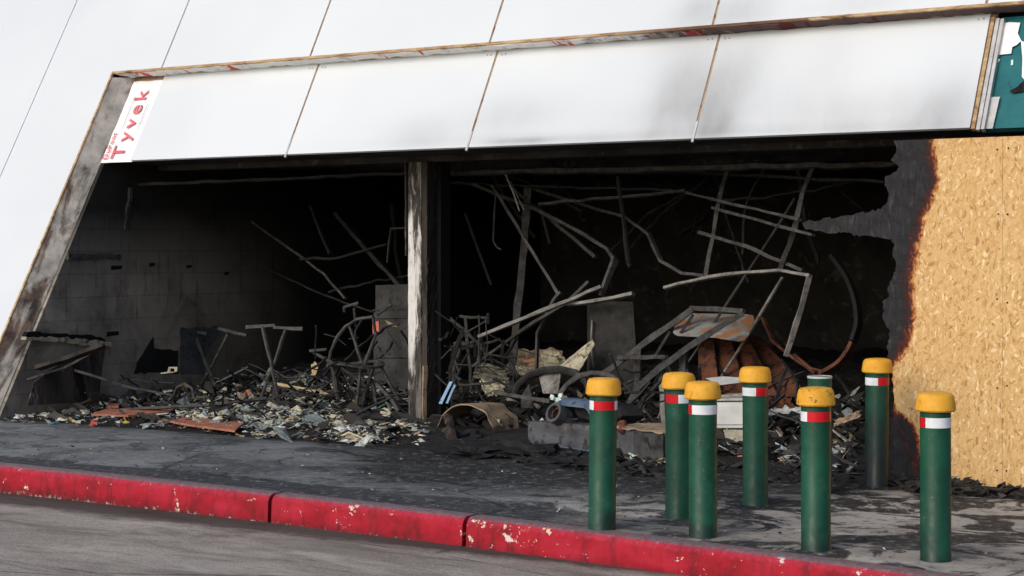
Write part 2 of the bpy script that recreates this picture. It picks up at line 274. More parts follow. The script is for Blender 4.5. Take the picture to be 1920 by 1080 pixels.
M = dict(
    panel=mat_panel(), osb=mat_osb(), road=mat_road(), pave=mat_pave(), kerb=mat_kerb(), block=mat_block(), green=mat_bollard(),
    trim=mat_trim('raw_plywood_edge', False), scraps=mat_trim('torn_wrap', True),
    backing=grime('joint_batten', c(150, 128, 104), c(176, 150, 118), c(120, 82, 56), 4, .85, .3, .58),
    jamb=mat_jamb(),
    wrap=grime('house_wrap', c(236, 236, 236), c(244, 244, 244), c(216, 214, 212), 3, .5, .4, .66),
    redink=grime('red_ink', c(206, 92, 102), c(222, 122, 126), c(228, 150, 120), 9, .6, .1, .62),
    greyink=grime('grey_ink', c(150, 148, 146), c(176, 174, 172), None, 9, .6, .1),
    teal=grime('teal_sheathing', c(16, 92, 98), c(28, 108, 112), c(12, 66, 74), 5, .6, .15, .66, c4=c(120, 176, 166), t4=.80),
    alu=grime('aluminium_strip', c(176, 176, 174), c(200, 200, 198), c(110, 108, 104), 8, .45, .1, .66, metal=.3),
    black=grime('sooted_black', c(14, 14, 14), c(30, 29, 28), c(52, 50, 48), 3, .9, .4, .68),
    soot2=grime('sooted_beam', c(44, 41, 38), c(74, 70, 66), c(102, 97, 91), 3, .85, .4, .63, streak=False),
    pipe=grime('burnt_steel', c(44, 43, 42), c(80, 78, 75), c(26, 25, 24), 9, .75, .3, .60, c4=c(112, 84, 62), t4=.72),
    pipedark=grime('sooted_steel', c(30, 30, 30), c(52, 51, 50), c(20, 20, 20), 9, .75, .3, .60),
    pipelight=grime('ash_grey_steel', c(92, 90, 86), c(138, 135, 128), c(70, 67, 63), 8, .7, .3, .60, c4=c(150, 116, 84), t4=.70),
    frame=grime('burnt_table_steel', c(50, 49, 48), c(80, 79, 77), c(46, 44, 42), 14, .7, .3, .60),
    postpaint=mat_post(),
    postdark=grime('charred_timber', c(34, 29, 26), c(66, 58, 52), c(128, 122, 114), 5, .85, .6, .66, 6, streak=True, c4=c(12, 11, 11), t4=.58),
    rust=grime('rusted_sheet', c(74, 43, 30), c(106, 63, 42), c(40, 26, 21), 5, .85, .4, .56, c4=c(140, 106, 84), t4=.72),
    tray=grime('rusted_tray', c(128, 134, 134), c(150, 154, 152), c(150, 104, 70), 5, .6, .3, .52, 4.5, c4=c(92, 84, 78), t4=.64),
    cream=grime('scorched_cream', c(142, 136, 116), c(182, 175, 152), c(74, 64, 50), 7, .85, .4, .58, c4=c(44, 40, 35), t4=.68),
    tan=grime('scorched_card', c(124, 106, 86), c(158, 138, 114), c(66, 55, 45), 6, .85, .3, .62, c4=c(196, 162, 116), t4=.70),
    straw=grime('bare_timber', c(170, 148, 112), c(196, 176, 138), c(96, 78, 56), 9, .85, .3, .64),
    orange=grime('terracotta_board', c(146, 90, 70), c(176, 120, 96), c(92, 50, 38), 9, .85, .3, .62, c4=c(206, 158, 120), t4=.72),
    white=grime('smoked_white', c(178, 182, 178), c(202, 204, 200), c(120, 116, 108), 4, .6, .2, .66),
    greybox=grime('smoked_cabinet', c(46, 46, 46), c(72, 72, 71), c(28, 27, 27), 4, .8, .3, .60),
    charcoal=grime('charcoal', c(14, 14, 15), c(30, 30, 32), c(52, 53, 56), 8, .8, .7, .64),
    column=grime('sooted_concrete', c(34, 33, 32), c(52, 51, 49), c(74, 72, 70), 9, .9, .5, .66, 30),
    machine=grime('scorched_casting', c(62, 63, 66), c(88, 89, 92), c(38, 37, 38), 4, .6, .3, .60, c4=c(128, 94, 78), t4=.68),
    bluegrey=grime('blue_grey_cover', c(74, 92, 112), c(96, 114, 132), c(54, 58, 64), 5, .6, .2, .60),
    blue=grime('pale_blue_strip', c(130, 168, 200), c(160, 192, 216), c(60, 80, 100), 8, .6, .2, .64),
    mint=grime('mint_plastic', c(196, 218, 208), c(214, 230, 222), c(150, 168, 160), 10, .5, .2, .66),
    yellowscuff=grime('scuffed_yellow_paint', c(214, 152, 36), c(228, 170, 52), c(60, 48, 30), 10, .55, .35, .60, 30, c4=c(226, 196, 140), t4=.74),
    greendim=mat_bollard('dull_green_paint', .35, .25), greensoot=mat_bollard('sooty_green_paint', .80, .96),
    yellow=grime('yellow_paint', c(214, 152, 36), c(228, 170, 52), c(186, 124, 32), 10, .55, .35, .64, c4=c(226, 196, 140), t4=.74),
    redtape=grime('red_reflective_tape', c(186, 12, 26), c(206, 22, 36), c(150, 10, 22), 12, .3, .05, .70),
    whitetape=grime('white_reflective_tape', c(208, 214, 218), c(228, 232, 234), c(180, 186, 190), 12, .3, .05, .70),
    pinkred=grime('pink_red_plastic', c(190, 96, 84), c(206, 120, 104), c(110, 60, 52), 9, .7, .2, .62),
    shard=mat_attr('debris_mix', 'Col'),
    floor=grime('ash_floor', c(16, 15, 15), c(34, 32, 31), c(58, 55, 52), 5, .95, .9, .62, 14),
    soot3=grime('smoked_plaster', c(40, 39, 38), c(62, 60, 58), c(86, 84, 81), 2, .9, .4, .62),
    hole_black=grime('cavity_black', c(7, 7, 7), c(12, 12, 12), None, 5, .95, .1),
)

# ------------------------------------------------------------------ mesh helpers (all points are world points)
BASE = {}
class MB:
    def __init__(s): s.v = []; s.f = []; s.att = {}
    def add(s, vs, fs):
        o = len(s.v); s.v += [Vector(a) for a in vs]; s.f += [tuple(i+o for i in f) for f in fs]; return s
    def hexa(s, a, b):          # two matching loops joined
        n = len(a); return s.add(list(a)+list(b), [tuple(range(n))[::-1], tuple(range(n, 2*n))]+[(i, (i+1) % n, n+(i+1) % n, n+i) for i in range(n)])
    def box(s, o, ax, ay, az):  # corner and three edge vectors
        o = Vector(o); a = [o, o+ax, o+ax+ay, o+ay]; return s.hexa(a, [p+az for p in a])
    def prism(s, pts, ext): return s.hexa(pts, [Vector(p)+ext for p in pts])
    def tube(s, pts, rw, rh=None, sides=8, jit=0.0, step=.18, ref=None, taper=1.0, cap=True):
        rh = rh or rw; P_ = [Vector(p) for p in pts]; L = []
        for a, b in zip(P_[:-1], P_[1:]):
            n = max(1, int((b-a).length/step)) if jit else 1
            for i in range(n): L.append(a.lerp(b, i/n)+(Vector((random.gauss(0, jit), random.gauss(0, jit), random.gauss(0, jit))) if (jit and i) else Vector()))
        L.append(P_[-1]); rings = []; ref = Vector(ref or (0.13, .2, 1)); prev = None
        for i, p in enumerate(L):
            d = ((L[min(i+1, len(L)-1)]-L[max(i-1, 0)])).normalized()
            if prev is None:
                x = d.cross(ref)
                if x.length < .05: x = d.cross(Vector((1, 0, 0)))
            else: x = prev-d*prev.dot(d)
            x.normalize(); y = d.cross(x).normalized(); prev = x
            k = (1+(taper-1)*i/max(1, len(L)-1))*(1+(.34*noise.noise(p*7.3) if jit else 0))
            if sides == 4: ring = [p+x*rw*k*a+y*rh*k*b for a, b in ((-1, -1), (1, -1), (1, 1), (-1, 1))]
            else: ring = [p+x*rw*k*cos(2*pi*j/sides)+y*rh*k*sin(2*pi*j/sides) for j in range(sides)]
            rings.append(ring)
        o = len(s.v); n = len(rings[0])
        for r in rings: s.v += r
        for i in range(len(rings)-1):
            for j in range(n): s.f.append((o+i*n+j, o+i*n+(j+1) % n, o+(i+1)*n+(j+1) % n, o+(i+1)*n+j))
        if cap: s.f.append(tuple(o+j for j in range(n))[::-1]); s.f.append(tuple(o+(len(rings)-1)*n+j for j in range(n)))
        return s
    def lathe(s, prof, base, seg=40, a0=0, a1=2*pi, close=True):
        o = len(s.v); base = Vector(base); full = abs(a1-a0-2*pi) < 1e-6; m = seg if full else seg+1
        for r, z in prof:
            for j in range(m):
                t = a0+(a1-a0)*j/seg; s.v.append(base+Vector((r*cos(t), r*sin(t), z)))
        for i in range(len(prof)-1):
            for j in range(seg): s.f.append((o+i*m+j, o+i*m+(j+1) % m, o+(i+1)*m+(j+1) % m, o+(i+1)*m+j))
        if close and full: s.f.append(tuple(o+(len(prof)-1)*m+j for j in range(m))); s.f.append(tuple(o+j for j in range(m))[::-1])
        return s
    def sheet(s, fn, nu, nv, thick=None):   # fn(a,b) -> world point, optional thickness vector
        o = len(s.v)
        for j in range(nv+1):
            for i in range(nu+1): s.v.append(Vector(fn(i/nu, j/nv)))
        q = lambda i, j, k=0: o+k+j*(nu+1)+i
        for j in range(nv):
            for i in range(nu): s.f.append((q(i, j), q(i+1, j), q(i+1, j+1), q(i, j+1)))
        if thick is not None:
            k = (nu+1)*(nv+1); s.v += [p+thick for p in s.v[o:o+k]]
            for j in range(nv):
                for i in range(nu): s.f.append((q(i, j, k), q(i, j+1, k), q(i+1, j+1, k), q(i+1, j, k)))
            rim = [(i, 0) for i in range(nu)]+[(nu, j) for j in range(nv)]+[(i, nv) for i in range(nu, 0, -1)]+[(0, j) for j in range(nv, 0, -1)]
            for a, b in zip(rim, rim[1:]+rim[:1]): s.f.append((q(*a), q(*a, k), q(*b, k), q(*b)))
        return s
    def lump(s, cen, rx, ry, rz, amp=.3, seg=10, ring=7, fr=2.5, seed=0):
        cen = Vector(cen); o = len(s.v); sd_ = Vector((seed*1.7, seed*2.9, seed*.7))
        for i in range(ring+1):
            th = pi*i/ring
            for j in range(seg):
                ph = 2*pi*j/seg; d = Vector((sin(th)*cos(ph), sin(th)*sin(ph), cos(th)))
                k = 1+amp*noise.noise(d*fr+sd_)*1.6; s.v.append(cen+u*d.x*rx*k+w*d.y*ry*k+zz*d.z*rz*k)
        for i in range(ring):
            for j in range(seg): s.f.append((o+i*seg+j, o+(i+1)*seg+j, o+(i+1)*seg+(j+1) % seg, o+i*seg+(j+1) % seg))
        return s
    def build(s, name, mat, parent=None, smooth=False, base=None, bevel=0.0):
        me = bpy.data.meshes.new(name)
        if parent is not None: b = BASE[parent.name]
        elif base is not None: b = Vector(base)
        else:
            n = len(s.v); b = Vector((sum(p.x for p in s.v)/n, sum(p.y for p in s.v)/n, min(p.z for p in s.v)))
        me.from_pydata([p-b for p in s.v], [], s.f); me.update()
        me.materials.append(mat)
        o = bpy.data.objects.new(name, me); COL.objects.link(o)
        if parent is not None: o.parent = parent
        else: o.location = b
        BASE[o.name] = b
        if smooth:
            for p in me.polygons: p.use_smooth = True
            me.set_sharp_from_angle(angle=radians(38))
        if bevel:
            md = o.modifiers.new('bevel', 'BEVEL'); md.width = bevel; md.segments = 2; md.limit_method = 'ANGLE'; md.angle_limit = radians(40)
        return o
def tag(o, label=None, cat=None, group=None, kind=None):
    if label: o['label'] = label
    if cat: o['category'] = cat
    if group: o['group'] = group
    if kind: o['kind'] = kind
    return o
def thing(name, base, label, cat, group=None):
    o = bpy.data.objects.new(name, None); COL.objects.link(o); o.location = base; o.empty_display_size = .2
    BASE[o.name] = Vector(base); return tag(o, label, cat, group)

# ------------------------------------------------------------------ ground: road, kerb, pavement, floor of the shop
def kerbW(U):               # plan line of the kerb's upper edge, gently curved
    x = max(-8, min(14, U)); return -4.50-.018*x-.0088*max(0, x)**2
def roadz(U): x = max(-6, min(10, U)); return -.200+.0058*x
mb = MB(); us = [-70+140*i/140 for i in range(141)]
for a, b in zip(us[:-1], us[1:]): mb.add([P(a, -90, roadz(a)), P(b, -90, roadz(b)), P(b, kerbW(b)+.05, roadz(b)), P(a, kerbW(a)+.05, roadz(a))], [(0, 1, 2, 3)])
tag(mb.build('road', M['road'], base=(0, 0, 0)), 'worn grey brown road surface below the red kerb', 'road', kind='structure')
mb = MB()
for a, b in zip(us[:-1], us[1:]): mb.add([P(a, kerbW(a)+.10, 0), P(b, kerbW(b)+.10, 0), P(b, -1.9, 0), P(a, -1.9, 0)], [(0, 1, 2, 3)])
mb.add([P(-70, -1.9, 0), P(70, -1.9, 0), P(70, 12, 0), P(-70, 12, 0)], [(0, 1, 2, 3)])
tag(mb.build('pavement', M['pave'], base=(0, 0, 0)), 'sooty blue grey pavement in front of the burnt shop', 'pavement', kind='structure')
joints = [-20, -14, -9, -4.4, -2.0, 2.12, 3.80, 7.9, 12, 17, 30]
mb = MB()
for a, b in zip(joints[:-1], joints[1:]):
    g = .017; a += g; b -= g; n = max(2, int((b-a)/.14)); prev = None; o = len(mb.v); R = None
    for i in range(n+1):
        x = a+(b-a)*i/n; W = kerbW(x); jz = .004*noise.noise(Vector((x*2, 0, 0))); jw = .010*noise.noise(Vector((x*1.6, 4, 0)))+.005*noise.noise(Vector((x*9, 4, 0)))
        ring = [P(x, W-.030+jw, roadz(x)-.05), P(x, W-.022+jw, -.045), P(x, W-.006+jw, -.014+jz), P(x, W+.022+jw, .003+jz), P(x, W+.125, .005), P(x, W+.125, -.2)]
        mb.v += ring
        if i:
            for k in range(5): mb.f.append((o+(i-1)*6+k, o+i*6+k, o+i*6+k+1, o+(i-1)*6+k+1))
    mb.f.append(tuple(o+k for k in range(6))); mb.f.append(tuple(o+n*6+k for k in range(6))[::-1])
tag(mb.build('kerb', M['kerb'], base=(0, 0, 0), smooth=True), 'red painted concrete kerb with chipped paint and dark joints', 'kerb', kind='structure')

def heap(U, W):             # height of the ash and rubble inside
    if W < -2.2: return 0
    a = max(0, min(1, (W+2.1)/1.6)); b = max(0, min(1, (W-.1)/3.2))
    n = noise.noise(Vector((U*1.1, W*1.1, 0)))*.5+noise.noise(Vector((U*3.1, W*3.1, 5)))*.3+noise.noise(Vector((U*8, W*8, 9)))*.2
    k = 1-.85*math.exp(-((U-.05)/.38)**2-((W+.35)/.5)**2)         # trodden down round the column's foot
    return max(.0, .05*a+.27*b+(.045*a+.24*b)*n)*k

# ------------------------------------------------------------------ the building
bld = thing('shop_building', P(0, 0, 0), 'white clad shop with leaning front and burnt out open ground floor', 'building')
# soot blobs: photo place, radii in metres, strength
SOOT = [(1275, 195, .30, .5, .30), (1275, 120, .25, .4, .14), (1345, 195, .26, .5, .30), (1400, 120, .3, .35, .13), (960, 215, .5, .22, .18), (800, 250, .5, .2, .17), (1590, 215, .6, .25, .22), (1770, 210, .35, .3, .32), (1200, 225, .5, .2, .12),
        (1560, 110, .3, .3, .08), (985, 266, .35, .035, .50), (1130, 262, .5, .03, .25), (1308, 20, .22, .22, .26), (1392, 18, .28, .22, .22), (1590, 8, .5, .15, .14), (1700, 250, .8, .03, .25), (1450, 200, .5, .4, .10), (1340, 240, .25, .15, .16), (1000, 258, 1.6, .05, .14), (1560, 240, 1.6, .05, .14)]
def soot_at(U, t, W0):
    s = 0.0
    for x, y, rx, ry, k in SOOT:
        cu, ct = onF(x, y, W0); s += k*math.exp(-((U-cu)/rx)**2-((t-ct)/ry)**2)
    return min(1, s)
def panel(name, outline, W0, thick=.03, step=.06, d=0):
    """cladding sheet: rectangle (U0,U1,t0,t1), fine front grid for the soot, returned edges"""
    U0, U1, t0, t1 = outline; nu = max(2, int((U1-U0)/step)); nv = max(2, int((t1-t0)/step)); mb = MB()
    mb.sheet(lambda a, b: F(U0+(U1-U0)*a, t0+(t1-t0)*b, W0, d), nu, nv, -N*thick)
    o = mb.build(name, M['panel'], bld)
    at = o.data.attributes.new('soot', 'FLOAT', 'POINT'); vals = []
    for p in mb.v:
        q = p-P(0, W0); vals.append(soot_at(q.dot(u), q.dot(v), W0))
    at.data.foreach_set('value', vals); return o
TT = 4.035; TOPT = 7.5; G = .012; HB, HT = 2.93, 3.995
UL = -3.745
jo = [-3.03, -1.045, 1.064, 3.32, 5.655, 7.9, 10.1]
# outer cladding above the opening
for a, b in zip(jo[:-1], jo[1:]): panel('white_panel', (a+G, b-G, TT, TOPT), WO, step=.09)
# the L-shaped sheet round the opening's corner and the sheets left of it
mb = MB(); U0, U1 = -4.80+.006, -3.03-G
mb.prism([F(U0, -.02), F(UL, -.02), F(UL, TT), F(U1, TT), F(U1, TOPT), F(U0, TOPT)], -N*.03); mb.build('white_panel', M['panel'], bld)
for a, b in ((-7.0, -4.80), (-9.2, -7.0), (-11.4, -9.2)): mb = MB(); mb.prism([F(a+.006, -.02), F(b-.006, -.02), F(b-.006, TOPT), F(a+.006, TOPT)], -N*.03); mb.build('white_panel', M['panel'], bld)
for a in (-4.80,):
    mb = MB(); mb.box(F(a-.0055, -.02, WO, -.022), u*.011, v*7.4, -N*.006); mb.build('joint_strip', M['alu'], bld)
for k, U in enumerate(jo[:5]):
    mb = MB(); mb.box(F(U-G-.001, TT+.006, WO, -.010), u*(2*G+.002), v*3.4, -N*.012); mb.build('joint_strip', M['alu' if k < 1 else 'backing'], bld)
for k, U in enumerate(jo[1:4]):
    mb = MB(); mb.box(F(U-G-.001, HB, WR, -.009), u*(2*G+.002), v*1.03, -N*.010); mb.build('joint_strip', M['backing'], bld)
# backing behind the outer cladding
mb = MB(); mb.prism([F(UL+.005, TT+.005, WO, -.032), F(10.1, TT+.005, WO, -.032), F(10.1, TOPT, WO, -.032), F(UL+.005, TOPT, WO, -.032)], -N*.10); mb.build('backing_board', M['backing'], bld)
mb = MB(); mb.prism([F(-11.4, -.05, WO, -.032), F(UL-.02, -.05, WO, -.032), F(UL-.02, TOPT, WO, -.032), F(-11.4, TOPT, WO, -.032)], -N*.10); mb.build('backing_board', M['greybox'], bld)
# raw plywood edge round the opening
mb = MB(); mb.box(F(UL-.004, TT-.028, WO, .004), u*(10.1-UL), v*.028, -N*.016); mb.build('edge_trim', M['trim'], bld)
mb = MB(); mb.box(F(UL-.004, -.03, WO, .004), u*.024, v*(TT-.002), -N*.016); mb.build('edge_trim', M['trim'], bld)
# reveal: top return with torn wrap, left jamb slanting inwards
UJ = -3.56
def crum(p, k=.012, f=7): return p+N*k*noise.noise(p*f)+v*k*noise.noise(p*f+Vector((5, 1, 2)))
mb = MB(); mb.sheet(lambda a, b: crum(F(UL+.02, TT-.029, WO, -.010).lerp(F(UJ, 3.962, WR, .004), b)+u*(a*(13.6+(1-b)*.0)), .010, 9), 240, 5, v*.02); mb.build('torn_wrap_strip', M['scraps'], bld)
mb = MB(); mb.sheet(lambda a, b: crum(F(UL+.020, -.02, WO, -.010).lerp(F(UJ, -.02, WR, -.02), b)+v*(a*3.99), .006, 5), 80, 5, -u*.02)
mb.build('jamb', M['jamb'], bld)
# recessed header sheets
for a, b in zip([-3.12]+jo[1:4], jo[1:5]): panel('header_panel', (a+(G if a > -3 else 0), b-G, HB, HT), WR, step=.045, thick=.025)
for k, U in enumerate(jo[1:4]):
    mb = MB(); mb.box(F(U-.011, HB-.035, WR, -.012), u*.020, v*.20, N*.016); mb.build('joint_cap', M['alu'], bld)
mb = MB(); mb.box(F(UJ-.04, HB+.03, WR, -.028), u*(5.72-UJ), v*1.06, -N*.05); mb.build('header_backing', M['backing'], bld)
# nails by the joints
for U in jo[1:5]:
    for s_ in (-.10, -.06, .06, .10):
        if U > 5 and s_ > 0: continue
        mb = MB(); c0 = F(U+s_, HT-.075+random.uniform(-.006, .006), WR, .001); mb.prism([c0+u*.008*cos(k*pi/3)+v*.008*sin(k*pi/3) for k in range(6)], N*.004); mb.build('screw', M['greyink'], bld)
# torn house wrap at the left end with its printing
mb = MB(); mb.sheet(lambda a, b: F(UJ+.005, HB-.01, WR, -.012)+u*(a*(.455-.03*sin(b*9)*(a)))+v*(b*1.0)+N*.010*noise.noise(Vector((a*3, b*7, 1))), 20, 40, -N*.004)
wrap = mb.build('house_wrap', M['wrap'], bld, smooth=True)
def lettering(txt, size, space, U, t, d, mat, name='lettering', stretch=1.0, parent=None):
    cu = bpy.data.curves.new('t', 'FONT'); cu.body = txt; cu.size = size; cu.space_character = space; cu.extrude = .0012; cu.offset = .0015*size/.2; cu.resolution_u = 4
    to = bpy.data.objects.new('t', cu); COL.objects.link(to); bpy.context.view_layer.update()
    me = bpy.data.meshes.new_from_object(to.evaluated_get(bpy.context.evaluated_depsgraph_get()))
    mb = MB(); mb.v = [F(U, t, WR, d)+v*p.co.x*stretch-u*p.co.y+N*p.co.z for p in me.vertices]; mb.f = [tuple(f.vertices) for f in me.polygons]
    bpy.data.objects.remove(to); return mb.build(name, mat, parent)
lettering('Tyvek', .235, 1.32, -3.262, 2.955, .004, M['redink'], parent=wrap, stretch=1.15)
lettering('DuPont', .092, 1.15, -3.472, 2.95, .004, M['redink'], parent=wrap)
for a, t0, t1 in ((-3.43, 3.32, 3.72), (-3.20, 3.30, 3.62)):
    mb = MB(); mb.box(F(a, t0, WR, .004), u*.006, v*(t1-t0), N*.002); mb.build('printed_line', M['greyink'], wrap)
# right end: metal channels, teal sheathing, scraps
mb = MB(); mb.box(F(5.66, HB-.02, WR, -.02), u*.028, v*1.01, N*.035); mb.build('edge_trim', M['trim'], bld)
mb = MB(); mb.box(F(5.692, HB-.02, WR, -.03), u*.030, v*1.01, N*.03); mb.build('metal_channel', M['alu'], bld)
mb = MB(); mb.box(F(5.732, HB-.02, WR, -.04), u*.026, v*1.0, N*.045); mb.build('metal_channel', M['alu'], bld)
mb = MB(); mb.box(F(5.722, HB, WR, -.08), u*4.4, v*1.03, N*.03); mb.build('teal_sheathing', M['teal'], bld)
def scrapF(pts, W0, d, mat, name):
    mb = MB(); q = [onF(x, y, W0) for x, y in pts]; mb.prism([F(a, b, W0, d)+N*.008*noise.noise(Vector((a*9, b*9, 0))) for a, b in q], N*.003); return mb.build(name, mat, bld)
scrapF([(1872, 40), (1890, 37), (1911, 38), (1906, 58), (1913, 72), (1904, 80), (1896, 84), (1894, 96), (1862, 99)], WR, -.035, M['wrap'], 'wrap_scrap')
scrapF([(1912, 72), (1918, 74), (1924, 110), (1923, 150), (1914, 140), (1915, 105)], WR, -.035, M['wrap'], 'wrap_scrap')
scrapF([(1860, 104), (1873, 106), (1869, 112), (1862, 118), (1858, 130), (1856, 128)], WR, -.04, M['wrap'], 'wrap_scrap')
scrapF([(1841, 179), (1873, 178), (1859, 238), (1826, 239)], WR, -.03, M['alu'], 'metal_plate')
scrapF([(1905, 158), (1918, 145), (1930, 150), (1930, 162), (1912, 168), (1898, 170), (1890, 166)], WR, -.035, M['postdark'], 'burnt_scrap')
scrapF([(1893, 108), (1897, 106), (1897, 116), (1893, 117)], WR, -.04, M['mint'], 'wrap_scrap')
# soffit, lintel, ceiling, walls
ZS = HB*cos(LF)-.012; WS = WR+HB*sin(LF)
mb = MB(); mb.box(P(UJ-.02, WS+.10, ZS), u*13.6, w*.645, zz*.05); mb.build('soffit', M['soot2'], bld)
mb = MB(); mb.box(P(UJ-.02, WS+.012, ZS-.004), u*13.6, w*.10, zz*.003); mb.build('soffit_lip', M['black'], bld)
mb = MB(); mb.box(P(UJ+.1, .03, 2.505), u*13, w*.24, zz*.26); mb.build('lintel', M['soot2'], bld)
mb = MB(); mb.box(P(-11.4, -.0, 2.83), u*21.5, w*9, zz*.2); mb.build('ceiling', M['soot3'], bld)
for i in range(11):
    W = .75+i*.6; mb = MB(); mb.tube([P(UJ+.1, W, 2.68+.05*(i % 2)), P(1.2, W, 2.66-.05*(i % 3)), P(9.5, W, 2.68)], .035, .075, 4, .012, .5); mb.build('joist', M['soot2' if i < 5 else 'black'], bld)
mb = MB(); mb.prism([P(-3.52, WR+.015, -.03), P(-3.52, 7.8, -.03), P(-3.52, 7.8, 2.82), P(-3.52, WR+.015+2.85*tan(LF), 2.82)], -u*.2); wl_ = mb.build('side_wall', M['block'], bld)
mb = MB(); mb.box(P(-3.52, 7.8, -.05), u*14, w*.2, zz*3); mb.build('back_wall', M['soot3'], bld)
mb = MB(); mb.box(P(9.8, -1.2, -.05), u*.2, w*9, zz*3); mb.build('side_wall', M['black'], bld)
mb = MB(); mb.box(P(-11.4, 8.1, 0), u*21.5, w*.3, zz*7.2); mb.build('rear_wall', M['greybox'], bld)
mb = MB(); mb.box(F(-11.4, TOPT, WO, -.05), u*21.5, w*6.5, zz*.2); mb.build('roof', M['greybox'], bld)
mb = MB(); mb.box(P(6.9, -.6, 0), u*3.2, w*.15, zz*2.6); mb.build('shopfront_wall', M['black'], bld)
for (x0, y0, x1, y1) in ((208, 498, 228, 506), (280, 493, 290, 500), (350, 497, 359, 503), (200, 622, 222, 630), (421, 510, 429, 516)):
    a, b = onU(x0, y0, -3.52), onU(x1, y1, -3.52); mb = MB()
    mb.prism([Vector((a.x, a.y, a.z)), Vector((b.x, b.y, a.z)), Vector((b.x, b.y, b.z))+zz*.012, Vector((a.x, a.y, b.z))], u*.006); mb.build('hole_black', M['hole_black'], wl_)  # black plates on the wall, painted for the shade inside block holes
def onwall(pts, mat, name, th=.012, d=0.0):
    q = [onU(x, y, -3.52+d) for x, y in pts]; e = []
    for a, b in zip(q, q[1:]+q[:1]):
        n = max(1, int((b-a).length/.05)); e += [a.lerp(b, i/n)+((w*random.uniform(-1, 1)+zz*random.uniform(-1, 1))*.012 if i else Vector()) for i in range(n)]
    return MB().prism(e, u*th).build(name, mat, bld)
onwall([(125, 474), (150, 476), (150, 487), (124, 487)], M['pipe'], 'wall_bracket', .03)
onwall([(150, 477), (205, 474), (215, 478), (224, 476), (224, 487), (216, 485), (150, 486)], M['pipe'], 'wall_bracket', .02)
onwall([(45, 622), (110, 626), (160, 627), (190, 636), (195, 646), (40, 634)], M['hole_black'], 'charred_ledge', .05)
onwall([(40, 631), (110, 633), (200, 641), (200, 650), (185, 652), (110, 641), (40, 637)], M['cream'], 'split_batten', .07)
onwall([(250, 700), (256, 680), (272, 655), (287, 632), (288, 653), (310, 655), (333, 657), (334, 700)], M['black'], 'hole_shade', .008)  # ragged black plate: the hole's inner darkness put into colour, nothing cut
onwall([(240, 352), (245, 352), (238, 430), (232, 430)], M['pipe'], 'wall_conduit', .03)
onwall([(336, 616), (380, 613), (412, 612), (404, 634), (386, 664), (380, 700), (336, 700)], M['machine'], 'wall_board', .012)
# column at the middle of the opening: peeling front, right side's shade put into a dark colour, a boxed pilaster behind
pst = MB(); pl = onG(766, 793).lerp(onG(766, 793), 1)
pst.sheet(lambda a, b: P(-.105+.155*a, -.02, b*2.5)+w*.006*noise.noise(Vector((a*3, b*22, 2))), 6, 60, w*.15); colm = pst.build('support_column', M['postpaint'], bld)
MB().sheet(lambda a, b: P(.052, -.012+.15*a, b*2.5)+u*.012*noise.noise(Vector((a*5, b*30, 8))), 5, 60, u*.06).build('shaded_side', M['postdark'], colm)  # right face coloured dark to carry its shade
MB().box(P(-.06, .14, 0), u*.225, w*.16, zz*2.5).build('pilaster', M['hole_black'], colm)
MB().tube([P(.10, -.028, .02), P(.094, -.032, .35), P(.10, -.025, .55)], .012, .02, 4, .004, .1).build('split_strip', M['tan'], colm)
MB().tube([P(-.125, -.03, 2.5), P(-.125, -.02, 1.6)], .008, .014, 4, .003, .1).build('split_strip', M['postdark'], colm)

# ------------------------------------------------------------------ burnt boarding at the right
WH = -1.52; hd = thing('board_hoarding', P(6.2, WH, 0), 'strand board hoarding scorched black along its ragged left edge', 'hoarding')
left = [(1676, 268), (1681, 282), (1670, 300), (1686, 312), (1680, 322), (1660, 330), (1658, 348), (1666, 362), (1664, 378), (1652, 392), (1632, 396), (1612, 398), (1596, 404), (1568, 408), (1546, 408), (1530, 414), (1514, 412), (1500, 418), (1505, 428), (1528, 433), (1560, 437), (1592, 436), (1600, 443), (1622, 441), (1640, 445), (1672, 447), (1676, 462), (1673, 476), (1680, 492), (1680, 508), (1672, 524), (1664, 540), (1668, 552), (1654, 566), (1658, 582), (1654, 594), (1660, 606), (1666, 616), (1668, 634), (1662, 650), (1666, 664), (1664, 676), (1672, 690), (1676, 760), (1672, 800), (1676, 850), (1674, 908)]
tanl = [(265, 1742), (300, 1746), (330, 1752), (355, 1748), (380, 1738), (420, 1722), (460, 1716), (500, 1708), (530, 1702), (560, 1706), (600, 1708), (640, 1700), (660, 1690), (676, 1676), (700, 1660), (760, 1668), (800, 1690), (830, 1706), (850, 1712), (880, 1722), (905, 1725)]
SU = toB(onW(1880, 500, WH))[0]
LB = [toB(onW(x, y, WH)) for x, y in left]; LB = [(a, c_) for a, _, c_ in LB]
def ragged(pts, amp=.010):
    out = []
    for (a, b), (c1, d1) in zip(pts[:-1], pts[1:]):
        n = max(1, int(math.hypot(c1-a, d1-b)/.02))
        for i in range(n): t = i/n; out.append((a+(c1-a)*t+(random.uniform(-amp, amp) if i else 0), b+(d1-b)*t+(random.uniform(-amp, amp) if i else 0)))
    return out+[pts[-1]]
def inside(x, y, poly):
    r = False; j = len(poly)-1
    for i in range(len(poly)):
        if (poly[i][1] > y) != (poly[j][1] > y) and x < (poly[j][0]-poly[i][0])*(y-poly[i][1])/(poly[j][1]-poly[i][1])+poly[i][0]: r = not r
        j = i
    return r
TB = sorted([(lambda q: (q[2], q[0]))(toB(onW(x, y, WH))) for y, x in tanl])
TB2 = TB
def tanU(Z): return float(np.interp(Z, [a for a, _ in TB2], [b for _, b in TB2]))
ZT = 2.445
poly = [(SU-.0008, 0.0), (SU-.0008, ZT)]+[(a, min(ZT, max(0, b))) for a, b in ragged([(LB[0][0], ZT)]+LB[1:-1]+[(LB[-1][0], 0.0)])]
import bmesh
